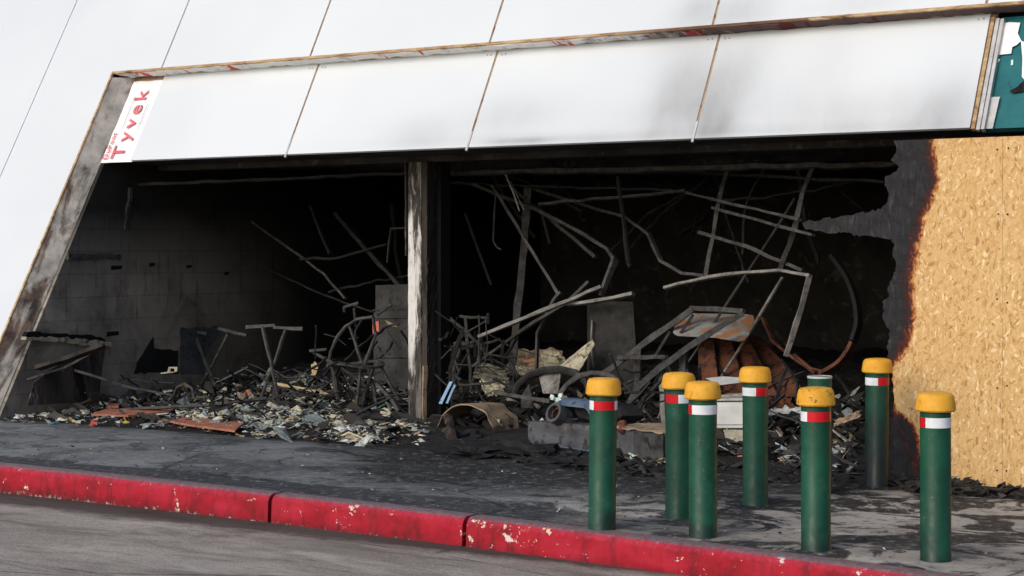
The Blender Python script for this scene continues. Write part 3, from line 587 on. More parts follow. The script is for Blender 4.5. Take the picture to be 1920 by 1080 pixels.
def board(poly, name, charred):
    bm = bmesh.new(); step = .028
    vs = [bm.verts.new(P(a, WH, b)) for a, b in poly]; bm.faces.new(vs)
    us_ = [p[0] for p in poly]; zs_ = [p[1] for p in poly]
    for k in range(1, int((max(us_)-min(us_))/step)+1):
        bmesh.ops.bisect_plane(bm, geom=bm.verts[:]+bm.edges[:]+bm.faces[:], plane_co=P(min(us_)+k*step, WH, 0), plane_no=u)
    for k in range(1, int(2.45/step)+1):
        bmesh.ops.bisect_plane(bm, geom=bm.verts[:]+bm.edges[:]+bm.faces[:], plane_co=P(0, WH, k*step), plane_no=zz)
    bmesh.ops.triangulate(bm, faces=[f for f in bm.faces if len(f.verts) > 4])
    r = bmesh.ops.extrude_face_region(bm, geom=bm.faces[:])
    for q in r['geom']:
        if isinstance(q, bmesh.types.BMVert): q.co += w*.016
    bmesh.ops.recalc_face_normals(bm, faces=bm.faces[:])
    if bm.faces: pass
    bm.verts.ensure_lookup_table(); vals = []
    mb = MB(); mb.v = [x.co.copy() for x in bm.verts]; mb.f = [tuple(q.index for q in f.verts) for f in bm.faces]
    for i, p in enumerate(mb.v):
        a, _, zc = toB(p); d = a-tanU(zc)                      # metres right of the scorched line
        lo = .55*max(0, 1-zc/1.0)*max(0, 1-abs(d)/.5)*max(0, .25+noise.noise(Vector((a*7, zc*4, 6)))) if charred and d > 0 else 0
        vals.append(max(0, min(1, .47+lo-d*(1.5 if d < 0 else 2.6))) if charred else 0.0)
        if charred and d < -.02: mb.v[i] = p+w*(.010*noise.noise(Vector((a*12, zc*12, 3)))+.06*max(0, -d-.25))
    bm.free(); o = mb.build(name, M['osb'], hd); at = o.data.attributes.new('char', 'FLOAT', 'POINT'); at.data.foreach_set('value', vals); return o
board(poly, 'strand_board', True)
tag(board([(SU+.0008, 0), (SU+1.22, 0), (SU+1.22, ZT), (SU+.0008, ZT)], 'strand_board', False), 'unburnt strand board right of the seam')
tag(board([(SU+1.226, 0), (SU+2.44, 0), (SU+2.44, ZT), (SU+1.226, ZT)], 'strand_board', False), 'unburnt strand board outermost on the right')
for zc in (.12, .7, 1.3, 1.9, 2.35):
    for dU in (-.035, .035, .62):
        q0 = P(SU+dU+random.uniform(-.008, .008), WH-.0035, zc+random.uniform(-.02, .02)); MB().prism([q0+u*.007*cos(k*pi/4)+zz*.007*sin(k*pi/4) for k in range(8)], w*.003).build('screw', M['postdark'], hd)
for k in range(2):
    MB().box(P(SU-.05+k*1.2, WH+.03, .0), u*.09, w*.045, zz*2.4).build('stud', M['straw'], hd)

# ------------------------------------------------------------------ bollards
def bollard(px, py, bands, label, cap=True, h=.80, lean=(0, 0), capm='yellow', polem='green'):
    b = onG(px, py); t = thing('bollard', b, label, 'bollard', 'green bollards standing near the kerb'); r = .0815
    MB().lathe([(r+.004, 0), (r, .006), (r, h)], b, 44).build('pole', M[polem], t, smooth=True)
    if cap:
        prof = [(r+.002, h-.002), (.100, h-.004), (.1075, h+.004), (.1065, h+.02), (.1005, h+.062), (.095, h+.080), (.085, h+.091), (.06, h+.096), (.03, h+.098), (.006, h+.0985)]
        mb = MB().lathe(prof, b, 44)
        for i, p in enumerate(mb.v): mb.v[i] = p+Vector((noise.noise(p*9), noise.noise(p*9+Vector((3, 3, 3))), noise.noise(p*11)*.8))*.0035
        mb.build('cap', M[capm], t, smooth=True)
    else:
        MB().lathe([(r+.001, h-.012), (r+.003, h-.010), (r+.003, h+.002), (r-.002, h+.004), (r-.006, h-.004)], b, 44, close=False).build('top_rim', M['white'], t, smooth=True); MB().lathe([(r-.0055, h-.006), (r-.0057, h+.001), (r-.03, h+.003), (.004, h+.004)], b, 44).build('top_plate', M['greensoot'], t, smooth=True)
    face = math.atan2(-b.y, -b.x)                             # angle that looks back at the street viewer
    for a0, a1, k in bands:                                   # degrees, left negative
        A0 = face+radians(a0); A1 = face+radians(a1); zb = h-.090
        MB().lathe([(r+.0006, zb), (r+.0016, zb+.001), (r+.0016, zb+.053), (r+.0006, zb+.054)], b, 16, A0, A1, False).build('red_tape' if k == 'r' else 'white_tape', M['redtape' if k == 'r' else 'whitetape'], t, smooth=True)
    t.rotation_euler = (radians(lean[0]), radians(lean[1]), 0); return t
def pat(bound, leftc):       # tape runs red and white round the pole; one change visible at angle `bound`
    rc = 'w' if leftc == 'r' else 'r'; return [(bound-110, bound-.4, leftc), (bound, bound+125, rc), (bound+125.4, bound+249, leftc)]
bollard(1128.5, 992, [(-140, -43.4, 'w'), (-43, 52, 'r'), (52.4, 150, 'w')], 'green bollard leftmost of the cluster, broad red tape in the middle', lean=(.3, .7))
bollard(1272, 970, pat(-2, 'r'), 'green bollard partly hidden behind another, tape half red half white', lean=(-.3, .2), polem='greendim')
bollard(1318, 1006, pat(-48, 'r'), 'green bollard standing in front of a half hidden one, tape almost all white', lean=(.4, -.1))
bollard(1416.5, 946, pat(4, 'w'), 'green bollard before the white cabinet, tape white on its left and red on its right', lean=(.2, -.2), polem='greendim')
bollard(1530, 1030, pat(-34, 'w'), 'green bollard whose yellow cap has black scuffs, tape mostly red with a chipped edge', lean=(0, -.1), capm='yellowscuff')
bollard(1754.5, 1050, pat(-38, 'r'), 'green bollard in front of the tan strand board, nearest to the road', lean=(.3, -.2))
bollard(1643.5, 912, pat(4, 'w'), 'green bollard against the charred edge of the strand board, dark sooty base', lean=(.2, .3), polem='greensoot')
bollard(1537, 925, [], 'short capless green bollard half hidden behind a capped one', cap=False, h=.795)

# ------------------------------------------------------------------ what the fire left behind
def onH(x, y):               # a point on the rubble
    z = 0.0
    for _ in range(4):
        p = onG(x, y, z); a, b, _z = toB(p); z = .5*z+.5*heap(a, b)
    return p
def Wof(x, y): return toB(onH(x, y))[1]
PXM = 17/FP
def bar(name, label, cat, pts, wpx, mat, sides=4, flat=1.0, jit=.004, group=None):
    r = wpx*PXM/2; mb = MB().tube([onW(*p) for p in pts], r, r*flat, sides, jit, .14)
    return tag(mb.build(name, M[mat], smooth=sides > 4), label, cat, group)
# rubble carpet (ash, plaster dust, cinders)
mb = MB(); nu, nv = 210, 150
mb.sheet(lambda a, b: (lambda U, W: P(U, W, heap(U, W)-.014+.03*max(0, min(1, (W+2.0)/.5))))(-3.515+9.3*a, -2.05+(7.8+2.05)*b**1.5), nu, nv)
tag(mb.build('ash_rubble', M['floor'], base=(0, 0, 0)), 'dark ash and cinders covering the floor of the burnt shop', 'rubble', kind='stuff')

# hanging ceiling rails and bars, right half of the opening
GR = 'burnt bars hanging from the ceiling'
bar('ceiling_rail', 'long horizontal grey ceiling rail right of the white peeling column', 'rail', [(822, 326, .6), (1250, 317, .6), (1682, 308, .6)], 11, 'pipe', 4, .7, .005, GR)
bar('ceiling_rail', 'sagging lower ceiling rail close under the long horizontal one', 'rail', [(1000, 326, 1.0), (1290, 322, 1.0), (1480, 333, 1.0), (1660, 342, 1.0)], 7, 'pipedark', 4, .7, .006, GR)
bar('ceiling_rail', 'dark ceiling rail left of the white peeling column', 'rail', [(200, 350, -.3), (480, 338, .2), (768, 325, .5)], 8, 'pipedark', 4, .7, .005, GR)
bar('ceiling_rail', 'short ceiling rail sloping up to the right below the long one', 'rail', [(1010, 383, .9), (1140, 372, 1.0), (1285, 358, 1.1)], 8, 'pipe', 4, .6, .004, GR)
bar('ceiling_rail', 'dark thin ceiling rail from the column towards the middle of the ceiling', 'rail', [(825, 343, 1.5), (1050, 351, 1.4), (1262, 357, 1.2)], 6, 'pipedark', 4, .7, .005, GR)
bar('grid_bar', 'uppermost of the three slanting bars beside the charred board tongue', 'bar', [(1288, 362, .5), (1400, 389, .3), (1500, 412, .0)], 9, 'pipe', 4, .5, .003, GR)
bar('grid_bar', 'middle of the three slanting bars, ending under the charred board tongue', 'bar', [(1337, 390, .45), (1430, 415, .2), (1525, 441, -.05)], 9, 'pipe', 4, .5, .003, GR)
bar('grid_bar', 'lowest and thickest of the three slanting bars', 'bar', [(1311, 436, .6), (1400, 462, .5), (1470, 492, .4), (1506, 508, .35)], 10, 'pipe', 4, .6, .003, GR)
bar('grid_hanger', 'upright hanger crossing the slanting bars on their left', 'bar', [(1366, 312, .7), (1352, 360, .52), (1338, 440, .55), (1323, 518, .5)], 7, 'pipe', 4, .6, .003, GR)
bar('grid_hanger', 'upright hanger crossing the slanting bars on their right', 'bar', [(1522, 318, .5), (1505, 362, .25), (1490, 432, .15), (1463, 504, .4)], 8, 'pipe', 4, .6, .003, GR)
bar('bent_tube', 'pale bent tube lying level under the slanting bars', 'tube', [(1246, 540, .5), (1330, 520, .48), (1400, 511, .42), (1463, 507, .36), (1520, 517, .3)], 9, 'pipelight', 4, .5, .003, GR)
bar('hanging_strip', 'thin pale strip hanging from the right end of the level tube', 'strip', [(1518, 516, .3), (1503, 575, .3), (1473, 668, .28)], 8, 'pipelight', 4, .4, .003, GR)
bar('hanging_wire', 'long thin wire slanting down left from the lowest slanting bar', 'wire', [(1490, 372, .9), (1453, 432, .9), (1357, 578, .9), (1283, 690, .9)], 5, 'pipe', 6, 1, .002, GR)
bar('hanging_wire', 'long wire slanting down left past the rusty tray corner', 'wire', [(1467, 520, .55), (1440, 565, .6), (1400, 632, .7), (1352, 708, .8)], 6, 'pipelight', 6, 1, .002, GR)
bar('bent_tube', 'curved tube sagging from the ceiling to the level pale tube', 'tube', [(990, 352, 1.6), (1080, 380, 1.4), (1173, 407, 1.1), (1217, 440, .9), (1240, 490, .7), (1280, 513, .6), (1322, 518, .5)], 9, 'pipe', 4, .6, .003, GR)
bar('grid_hanger', 'straight hanger with a small hook end left of the curved tube', 'bar', [(1158, 330, 1.0), (1166, 390, 1.0), (1178, 494, 1.0), (1182, 499, .98)], 8, 'pipedark', 4, .6, .003, GR)
bar('bent_tube', 'tube bent in a sharp elbow above the dark concrete stump', 'tube', [(890, 346, 1.4), (917, 358, 1.3), (1007, 393, 1.1), (1073, 427, 1.0), (1140, 467, .9), (1153, 487, .85), (1127, 555, .7)], 11, 'pipe', 4, .6, .004, GR)
bar('ceiling_bar', 'straight bar end hanging left of the sharp elbow', 'bar', [(960, 352, 1.5), (1040, 416, 1.3), (1118, 482, 1.1)], 10, 'pipe', 4, .6, .003, GR)
bar('ceiling_bar', 'long straight bar slanting down right from the rail to a joint of tubes', 'bar', [(922, 348, .8), (937, 370, .8), (1000, 474, .75), (1047, 552, .7)], 9, 'pipe', 4, .6, .003, GR)
bar('broken_batten', 'short pale batten hanging under the rail near the column', 'batten', [(948, 328, .55), (962, 360, .55), (974, 396, .55)], 6, 'pipelight', 4, .5, .002, GR)
bar('broken_batten', 'short pale batten beside its twin, slightly to the right', 'batten', [(958, 340, .6), (970, 368, .6), (982, 393, .6)], 4, 'pipelight', 4, .5, .002, GR)
bar('floor_stud', 'tall upright metal stud rising from the rubble in mid opening', 'stud', [(990, 352, 1.3), (984, 460, 1.3), (969, 600, 1.2), (956, 742, 1.1)], 14, 'pipe', 4, .5, .003, GR)
bar('hanging_wire', 'curled dark wire hanging just right of the column', 'wire', [(930, 362, 1.0), (927, 400, 1.0), (925, 452, 1.0), (932, 464, 1.0), (940, 468, 1.0)], 4, 'pipe', 6, 1, .002, GR)
bar('ceiling_bar', 'dark faint bar slanting down behind the curled wire', 'bar', [(872, 400, 2.5), (893, 460, 2.5), (921, 535, 2.5)], 9, 'pipedark', 4, .6, .003, GR)
bar('broken_batten', 'small dark batten end below the sagging tubes', 'batten', [(1010, 380, 1.2), (1022, 425, 1.2), (1030, 457, 1.2)], 7, 'pipedark', 4, .6, .002, GR)
bar('metal_bar', 'long pale double bar rising from left to right across the middle', 'bar', [(897, 632, .2), (980, 598, .35), (1050, 570, .5), (1127, 538, .65)], 10, 'pipelight', 4, .6, .003, GR)
bar('metal_bar', 'dark bar slanting below the long pale double bar', 'bar', [(886, 688, .3), (940, 648, .4), (1003, 604, .55), (1060, 570, .7), (1104, 528, .8)], 9, 'pipe', 4, .6, .003, GR)
bar('flattened_tube', 'flattened pale tube end resting on top of the dark concrete stump', 'tube', [(1062, 570, .6), (1110, 566, .6), (1150, 559, .6), (1188, 551, .6)], 13, 'pipelight', 4, .45, .005, GR)
bar('bent_strip', 'bent strip hanging from the joint of tubes down into the rubble', 'strip', [(1052, 548, .7), (1040, 562, .68), (1008, 624, .6), (1007, 660, .6), (1006, 694, .6)], 9, 'pipe', 4, .5, .003, GR)
# left half of the opening
GL = 'burnt bars in the left half of the shop'
bar('fallen_bar', 'bent bar with a pale tip slanting down in the dark left half', 'bar', [(470, 414, 1.6), (540, 464, 1.5), (610, 515, 1.4), (648, 560, 1.3)], 8, 'pipe', 4, .6, .004, GL)
bar('fallen_bar', 'dark bar slanting down to the left edge of the column', 'bar', [(630, 400, 1.8), (700, 480, 1.6), (770, 556, 1.4)], 13, 'pipedark', 4, .6, .004, GL)
bar('fallen_bar', 'very dark level bar behind the stools', 'bar', [(500, 505, 1.9), (600, 550, 1.9), (700, 585, 1.8)], 6, 'pipedark', 4, .6, .004, GL)
bar('bracket_bar', 'small dark angle bracket left of the column', 'bracket', [(768, 427, 1.0), (734, 429, 1.0), (730, 455, 1.0), (727, 492, 1.0)], 5, 'pipedark', 4, .8, .002, GL)
bar('fallen_bar', 'long bar lying across the debris from the left jamb', 'bar', [(42, 668, Wof(42, 772)+.15), (160, 700, -1.2), (250, 728, -.95), (335, 743, -.75)], 8, 'pipe', 4, .6, .004, GL)
bar('fallen_bar', 'bare pale timber stick lying behind the tall cross legs', 'stick', [(520, 720, .6), (575, 730, .55), (632, 744, .5)], 9, 'straw', 4, .6, .003, GL)
bar('floor_strip', 'dark metal strip lying on the debris above the terracotta board', 'strip', [(200, 769, -1.2), (300, 765, -1.1), (420, 757, -.85), (500, 747, -.6)], 9, 'pipe', 4, .5, .004, GL)
bar('fallen_bar', 'thin bar leaning on the debris between the two cross-legged stands', 'bar', [(410, 716, .2), (440, 702, .25), (466, 688, .3)], 6, 'frame', 4, .6, .002, GL)
bar('fallen_bar', 'dark plank leaning against the blackened side wall', 'plank', [(70, 690, -1.75), (130, 672, -1.6), (195, 648, -1.4)], 22, 'postdark', 4, .3, .004, GL)
q = [onU(x, y, U_) for x, y, U_ in ((50, 760, -3.30), (62, 716, -3.36), (108, 684, -3.40), (160, 657, -3.44), (197, 647, -3.46), (190, 690, -3.40), (184, 752, -3.30))]
tag(MB().prism([p+(w*.01*noise.noise(p*9)) for p in q], u*.014).build('scorched_sheet', M['postdark']), 'black scorched sheet leaning on the side wall under a split batten', 'sheet')
for k, (x, y, rx, rz) in enumerate(((225, 722, .26, .12), (285, 720, .28, .14), (335, 722, .24, .12), (150, 742, .30, .10))):
    p = onH(x, y); tag(MB().lump(p+zz*.02, rx, .22, rz, .6, 20, 12, 2.8, k+71).build('charred_lump', M['charcoal']), ('dark cinder heap against the side wall left of the burnt hole', 'dark cinder heap below the burnt hole in the side wall', 'dark cinder heap right below the pale bracket', 'low dark cinder heap near the left jamb')[k], 'charred lump')
bar('fallen_bar', 'thin stick leaning against the blackened side wall beside a plank', 'stick', [(50, 712, -1.75), (120, 690, -1.5), (198, 648, -1.3)], 5, 'pipe', 4, .8, .004, GL)
bar('coiled_wire', 'curved wire hoop standing in the debris', 'wire', [(325, 742, -.8), (332, 726, -.8), (346, 720, -.8), (360, 728, -.8), (364, 748, -.8)], 6, 'pipe', 6, 1, .001, GL)

# cross-legged stands: two legs with a foot bar each
def stand(label, base, legs, bars_, extra=(), wpx=8):
    W = toB(base)[1]; t = thing('table_stand', base, label, 'table stand', 'upturned cross-legged stands')
    for i, (a, b) in enumerate(legs): MB().tube([onW(*a, W+.03*i), onW(*b, W+.03*i)], wpx*PXM/2, None, 6, .003, .12).build('leg', M['frame'], t, smooth=True)
    for i, (a, b) in enumerate(bars_): MB().tube([onW(*a, W+.03*i-.05), onW(*b, W+.03*i+.05)], wpx*PXM/2*.8, None, 4, .003, .1).build('foot_bar', M['frame'], t)
    for a, b in extra: MB().tube([onW(*a, W+.1), onW(*b, W+.15)], wpx*PXM/2*.8, None, 6, .003, .1).build('strut', M['frame'], t, smooth=True)
    return t
stand('upturned cross-legged stand with tall x-shaped legs and level foot bars', onH(505, 768), [((492, 612), (528, 770)), ((536, 617), (481, 772))], [((462, 614), (516, 610)), ((513, 614), (568, 617))], [((516, 705), (512, 768))])
stand('upturned stand with drooping foot bars left of the taller one', onH(390, 738), [((364, 626), (410, 740)), ((428, 626), (370, 738))], [((335, 617), (388, 626)), ((409, 616), (463, 629))], [((350, 666), (402, 718))])
stand('low leaning stand right of the tall one, half buried', onH(650, 768), [((586, 660), (626, 682)), ((626, 682), (641, 768))], [((580, 658), (612, 655))], [((640, 690), (690, 728)), ((530, 738), (570, 760))], 7)
# stools with a round seat ring
def stool(label, base, cx, cy, rx, legs, arch, extra, wpx=8):
    W = toB(base)[1]; t = thing('stool_frame', base, label, 'stool frame', 'burnt stool frames by the column')
    r = rx*PXM; cc = onW(cx, cy, W)
    MB().tube([cc+Vector((r*cos(a), r*.8*sin(a), .02*sin(a*2))) for a in [2*pi*k/20 for k in range(21)]], .018, .012, 4, 0, 1).build('seat_ring', M['frame'], t)
    for a, b, dw in legs: MB().tube([onW(*a, W+dw*.5), onW(*b, W+dw)], wpx*PXM/2, None, 6, .004, .1).build('leg', M['frame'], t, smooth=True)
    if arch: MB().tube([onW(x, y, W) for x, y in arch], wpx*PXM/2*.85, None, 6, .002, .06).build('back_arch', M['frame'], t, smooth=True)
    for a, b in extra: MB().tube([onW(*a, W), onW(*b, W+.05)], wpx*PXM/2*.8, None, 6, .004, .1).build('strut', M['frame'], t, smooth=True)
stool('burnt stool frame with a tall arched back left of the column', onH(675, 768), 668, 683, 52, [((622, 684), (638, 772), -.1), ((690, 688), (710, 770), .1), ((676, 690), (668, 770), -.1), ((714, 686), (756, 764), .2), ((700, 690), (676, 768), .05)],
      [(614, 690), (620, 660), (634, 630), (648, 612), (668, 599), (700, 594)], [((655, 612), (680, 682)), ((700, 596), (704, 628)), ((707, 622), (684, 684)), ((636, 728), (684, 731)), ((664, 578), (667, 612)), ((645, 584), (646, 576)), ((645, 576), (672, 568))])
stool('tangled stool frame with a flat T top right of the column', onH(880, 750), 878, 645, 26, [((873, 596), (886, 752), 0), ((868, 640), (836, 752), .1), ((846, 680), (872, 748), .15), ((905, 642), (879, 752), -.05), ((838, 664), (856, 738), .1)],
      None, [((862, 593), (917, 597)), ((915, 588), (916, 606)), ((834, 588), (872, 620)), ((872, 620), (915, 662)), ((866, 654), (938, 636)), ((840, 636), (862, 700)), ((735, 571), (708, 590)), ((822, 592), (838, 590))], 8)
bar('fallen_bar', 'thin bar leaning against the smoked cabinet left of the column', 'bar', [(722, 618, .8), (742, 643, .8)], 5, 'pipe', 4, .6, .002, GL)
bar('fallen_bar', 'bar slanting to the floor just left of the column base', 'bar', [(708, 720, .1), (738, 752, .05), (750, 772, .0)], 10, 'frame', 4, .6, .003, GL)
bar('fallen_bar', 'dark stick across the pale debris left of the column base', 'stick', [(643, 790, -.5), (690, 765, -.4), (735, 745, -.3)], 6, 'pipedark', 4, .6, .003, GL)
bar('fallen_bar', 'short bar low in the debris left of the stool legs', 'bar', [(560, 757, .2), (545, 742, .3), (530, 736, .4)], 9, 'frame', 4, .6, .003, GL)

def slab(name, label, cat, pts, mat, ext=None, parent=None, group=None, amp=0.0):
    q = [onW(*p) for p in pts]
    if amp: q = [p+w*amp*random.uniform(-1, 1) for p in q]
    o = MB().prism(q, ext if ext is not None else w*.02).build(name, M[mat], parent)
    return tag(o, label, cat, group) if parent is None else o
def crumple(name, label, cat, quad, mat, amp=.03, n=14, fr=5, wave=0, thick=.006, nw=7):
    a0, b0, c0, d0 = [onW(*p) for p in quad]; mb = MB(); sd_ = random.uniform(0, 90)
    def fn(a, b):
        e = .03*noise.noise(Vector((a*5+sd_, b*5, 0)))*(1 if (a in (0, 1) or b in (0, 1)) else 0)
        p = a0.lerp(b0, a).lerp(d0.lerp(c0, a), b); k = amp*noise.noise(Vector((a*fr+sd_, b*fr, 1)))+amp*.4*noise.noise(Vector((a*fr*3+sd_, b*fr*3, 4)))
        return p-w*k+zz*(e+.4*k)-w*(wave*sin(b*nw*2*pi) if wave else 0)+u*e
    mb.sheet(fn, n, max(n, nw*6 if wave else n), w*thick); return tag(mb.build(name, M[mat]), label, cat)
# cabinet behind the column
cab = thing('smoked_cabinet', onW(735, 700, 1.3), 'smoke-blackened steel cabinet standing just left behind the column', 'cabinet')
a, b = onW(700, 700, 1.3), onW(792, 700, 1.3); hgt = onW(700, 584, 1.3).z
MB().box(Vector((a.x, a.y, .05)), (b-a), w*.42, zz*(hgt-.05)).build('body', M['greybox'], cab, bevel=.008)
MB().box(Vector((a.x, a.y, hgt+.002))-w*.02, (b-a), w*.45, zz*.02).build('top', M['pipedark'], cab)
for i in range(2):
    MB().box(Vector((a.x, a.y, .5+i*.42))-w*.016+(b-a)*.06, (b-a)*.86, w*.012, zz*.36).build('drawer_front', M['greybox'], cab, bevel=.004)
slab('plastic_tag', 'pinkish red scrap hanging at the top corner of the smoked cabinet', 'scrap', [(698, 604, .9), (710, 602, .9), (711, 624, .9), (699, 626, .9)], 'pinkred')
slab('card_scrap', 'small yellowish scrap stuck to the smoked cabinet', 'scrap', [(721, 600, .9), (731, 604, .9), (746, 613, .88), (730, 611, .9)], 'tan', w*.006)
slab('card_scrap', 'bright amber scrap lying in the dark left half', 'scrap', [(583, 684, .9), (590, 678, .9), (597, 686, .9), (592, 702, .88), (585, 704, .9)], 'straw', w*.01)
slab('metal_bracket', 'pale metal bracket with a square hole on the rubble by the side wall', 'bracket', [(300, 699, -.5), (314, 697, -.5), (316, 688, -.5), (332, 688, -.5), (332, 697, -.5), (327, 697, -.5), (327, 691, -.5), (319, 691, -.5), (319, 697, -.5), (327, 697, -.501), (327, 698, -.5), (316, 700, -.5), (302, 701, -.5)], 'cream', w*.012)
# dark concrete stump
st = MB(); q = [(1104, 566), (1186, 560), (1192, 600), (1196, 730), (1106, 730)]
st.sheet(lambda a, b: onW(1105+82*a+10*a*(1-b), 732-168*b+3*a*b, .75)+w*(-.012*noise.noise(Vector((a*6, b*12, 0)))), 14, 24, (w*.82-u*.57)*.3)
tag(st.build('concrete_stump', M['column']), 'blackened concrete pier stump in the middle of the rubble', 'pier')
bar('pier_cable', 'thin pale cable running down the left edge of the concrete stump', 'cable', [(1110, 600, .72), (1108, 650, .70), (1113, 690, .70)], 3, 'pipelight', 6, 1, .002)
# scorched sheets in the middle
crumple('corrugated_sheet', 'scorched cream corrugated sheet crumpled right of the column', 'sheet', [(889, 708, .25), (952, 722, .45), (950, 692, .7), (902, 679, .5)], 'cream', .03, 24, 4, .035, .005, 4)
crumple('corrugated_sheet', 'torn lower flap of scorched cream sheet right of the column', 'sheet', [(908, 742, .1), (935, 741, .15), (955, 722, .35), (898, 712, .25)], 'cream', .05, 16, 5)
crumple('scorched_board', 'brown scorched board piece behind the upright stud', 'board', [(948, 694, 1.3), (1046, 690, 1.2), (1054, 655, 1.5), (965, 655, 1.6)], 'tan', .06, 16, 5)
crumple('scorched_board', 'cream streaked board piece left of the bent strip', 'board', [(968, 704, .8), (1004, 702, .8), (1002, 688, 1.0), (966, 686, 1.0)], 'cream', .05, 12, 5)
crumple('scorched_board', 'torn cream board with a pointed tip right of the bent strip', 'board', [(1012, 694, .9), (1060, 694, .9), (1058, 668, 1.1), (1016, 655, 1.1)], 'cream', .05, 14, 5)
mb = MB(); A_, B_, C_, D_ = onW(1050, 685, .55), onW(1083, 700, .4), onW(1115, 646, .5), onW(1110, 636, .55)
mb.sheet(lambda a, b: A_.lerp(B_, a).lerp(D_.lerp(C_, a), b)-w*(.05*sin(a*pi)*(1-b)+.02*noise.noise(Vector((a*5, b*5, 2)))), 10, 16, w*.006)
tag(mb.build('paper_cone', M['cream']), 'pale stiff sheet curled to a point in front of the concrete stump', 'sheet')
slab('amber_board', 'strip of bare amber wood among the scorched boards', 'strip', [(980, 676, .95), (1003, 672, .95), (1003, 677, .95), (984, 680, .95)], 'orange')
slab('sheet_metal', 'grey dented panel inside the charred hoop', 'panel', [(1010, 702, .35), (1052, 697, .35), (1046, 738, .2), (1018, 738, .2)], 'pipelight', w*.01, amp=.01)
slab('sheet_metal', 'narrow grey panel left of the charred hoop', 'panel', [(978, 742, .2), (992, 720, .25), (1000, 742, .2), (1000, 766, .0), (976, 764, .05)], 'pipe', w*.01, amp=.01)
# charred hoops (round table rims)
def hoop(label, pts, wpx, mat):
    return tag(MB().tube([onW(*p) for p in pts], wpx*PXM/2, wpx*PXM/2*1.4, 8, .003, .1).build('charred_hoop', M[mat], smooth=True), label, 'hoop', 'charred hoops in the rubble')
hoop('large charred hoop standing in the rubble left of the first bollard', [(962, 745, .2), (970, 722, .25), (990, 704, .3), (1018, 694, .3), (1050, 692, .3), (1080, 700, .28), (1098, 716, .2), (1106, 745, .1)], 10, 'pipedark')
hoop('smaller grey hoop rim partly behind the first bollard cap', [(1048, 742, .1), (1062, 722, .15), (1084, 706, .2), (1110, 699, .2), (1140, 702, .2), (1160, 716, .15)], 7, 'pipe')
bar('flat_bar', 'dark flat bar lying level in front of the charred hoop', 'bar', [(930, 736, -.05), (980, 745, -.1), (1034, 753, -.15)], 11, 'pipe', 4, .6, .003)
mb = MB()
for i, (x, y, rx) in enumerate(((1036, 745, .03), (1047, 750, .035), (1051, 742, .028), (1044, 756, .022))): mb.lump(onW(x, y, -.18+.02*i), rx, .02, rx*.8, .35, 8, 6, 3, i)
tag(mb.build('plastic_lump', M['mint'], smooth=True), 'pale mint plastic lump at the end of the flat bar', 'plastic lump')
for k, (x0, y0, x1, y1) in enumerate(((826, 757, 846, 716), (838, 756, 853, 722))):
    bar('blue_strip', ('pale blue strip leaning in the rubble just right of the column', 'darker blue strip leaning beside the pale blue one')[k], 'strip', [(x0, y0, -.25), (x1, y1, .0)], 6-2*k, 'blue', 4, .25, .002)
# curved card half-pipe
gb = toB(onH(820, 806)); ge = toB(onH(948, 812)); wid = ge[0]-gb[0]; mb = MB()
def arch(a, b):
    th = pi*(1-a); x = gb[0]+wid/2+wid/2*cos(th); z = .01+.265*sin(th)*(1-.06*b); e = .02*noise.noise(Vector((a*9, b*3, 7)))
    return P(x+e, gb[1]+.02+b*.42+(e if b in (0, 1) else 0)-.10*a, z+e*.6)
mb.sheet(arch, 30, 8, zz*.012); tag(mb.build('curved_sheet', M['tan']), 'tan curved panel arching over the ash right of the column base', 'panel')
crumple('torn_lining', 'cream torn lining curling off the right side of the curved panel', 'lining', [(910, 762, -.65), (942, 800, -.8), (932, 778, -.5), (898, 752, -.4)], 'cream', .04, 10, 4)
mb = MB(); mb.tube([onH(848, 828)+zz*.03, onH(842, 812)+zz*.13, onW(838, 782, -.75)], .045, .04, 7, .006, .06, taper=.8); tag(mb.build('charred_log', M['postdark']), 'short scorched log with a brown end under the curved panel', 'log')
# scorched machine casing
A_, B_ = onG(990, 838), onG(1248, 874); ax = (B_-A_).normalized(); ay = zz.cross(ax); Lm = (B_-A_).length
mc = thing('machine_casing', A_+ax*Lm/2+ay*.2, 'scorched grey machine casing lying behind the leftmost bollard', 'machine'); Hm = .245
def MP(a, b, c_): return A_+ax*a*Lm+ay*b+zz*c_
mb = MB()
mb.sheet(lambda a, b: MP(a, -.05*(1-b)**2*0+.012*noise.noise(Vector((a*6, b*3, 1))), .03+(Hm-.03)*b-.03*(1-a)**3*b), 40, 8, ay*.46)
mb.build('casing', M['machine'], mc, smooth=True)
MB().prism([MP(0, -.035, .005), MP(.62, -.05, .003), MP(.62, .02, .035), MP(0, .02, .045)], zz*.018).build('front_lip', M['bluegrey'], mc)
mb = MB(); mb.sheet(lambda a, b: MP(.14+.34*a, .02+.36*b, Hm+.005+.18*math.sqrt(max(0, 1-(2*b-.75)**2*.75))*min(1, 6*a, 6*(1-a))**.5), 20, 14, zz*-.012); mb.build('blue_cover', M['bluegrey'], mc, smooth=True)
cc = MP(.24, -.005, Hm+.055)
for k, (r0, r1, l, mt) in enumerate(((.085, .062, .12, 'machine'), (.060, .044, .10, 'rust'))):
    mb = MB(); rings = []; o = 0; nA = 24; ex = (ax*.9-zz*.1).normalized(); nrm = (-ay*.8+zz*.35).normalized(); ey = nrm.cross(ex)
    for (r, d) in ((r0, -.08), (r0, l*.5-.03*k), (r1, l*.5-.03*k), (r1, -.08)):
        mb.v += [cc+(ex*cos(2*pi*j/nA)+ey*sin(2*pi*j/nA))*r+nrm*d for j in range(nA)]
    for i in range(3):
        for j in range(nA): mb.f.append((i*nA+j, i*nA+(j+1) % nA, (i+1)*nA+(j+1) % nA, (i+1)*nA+j))
    mb.build('port_ring', M[mt], mc, smooth=True)
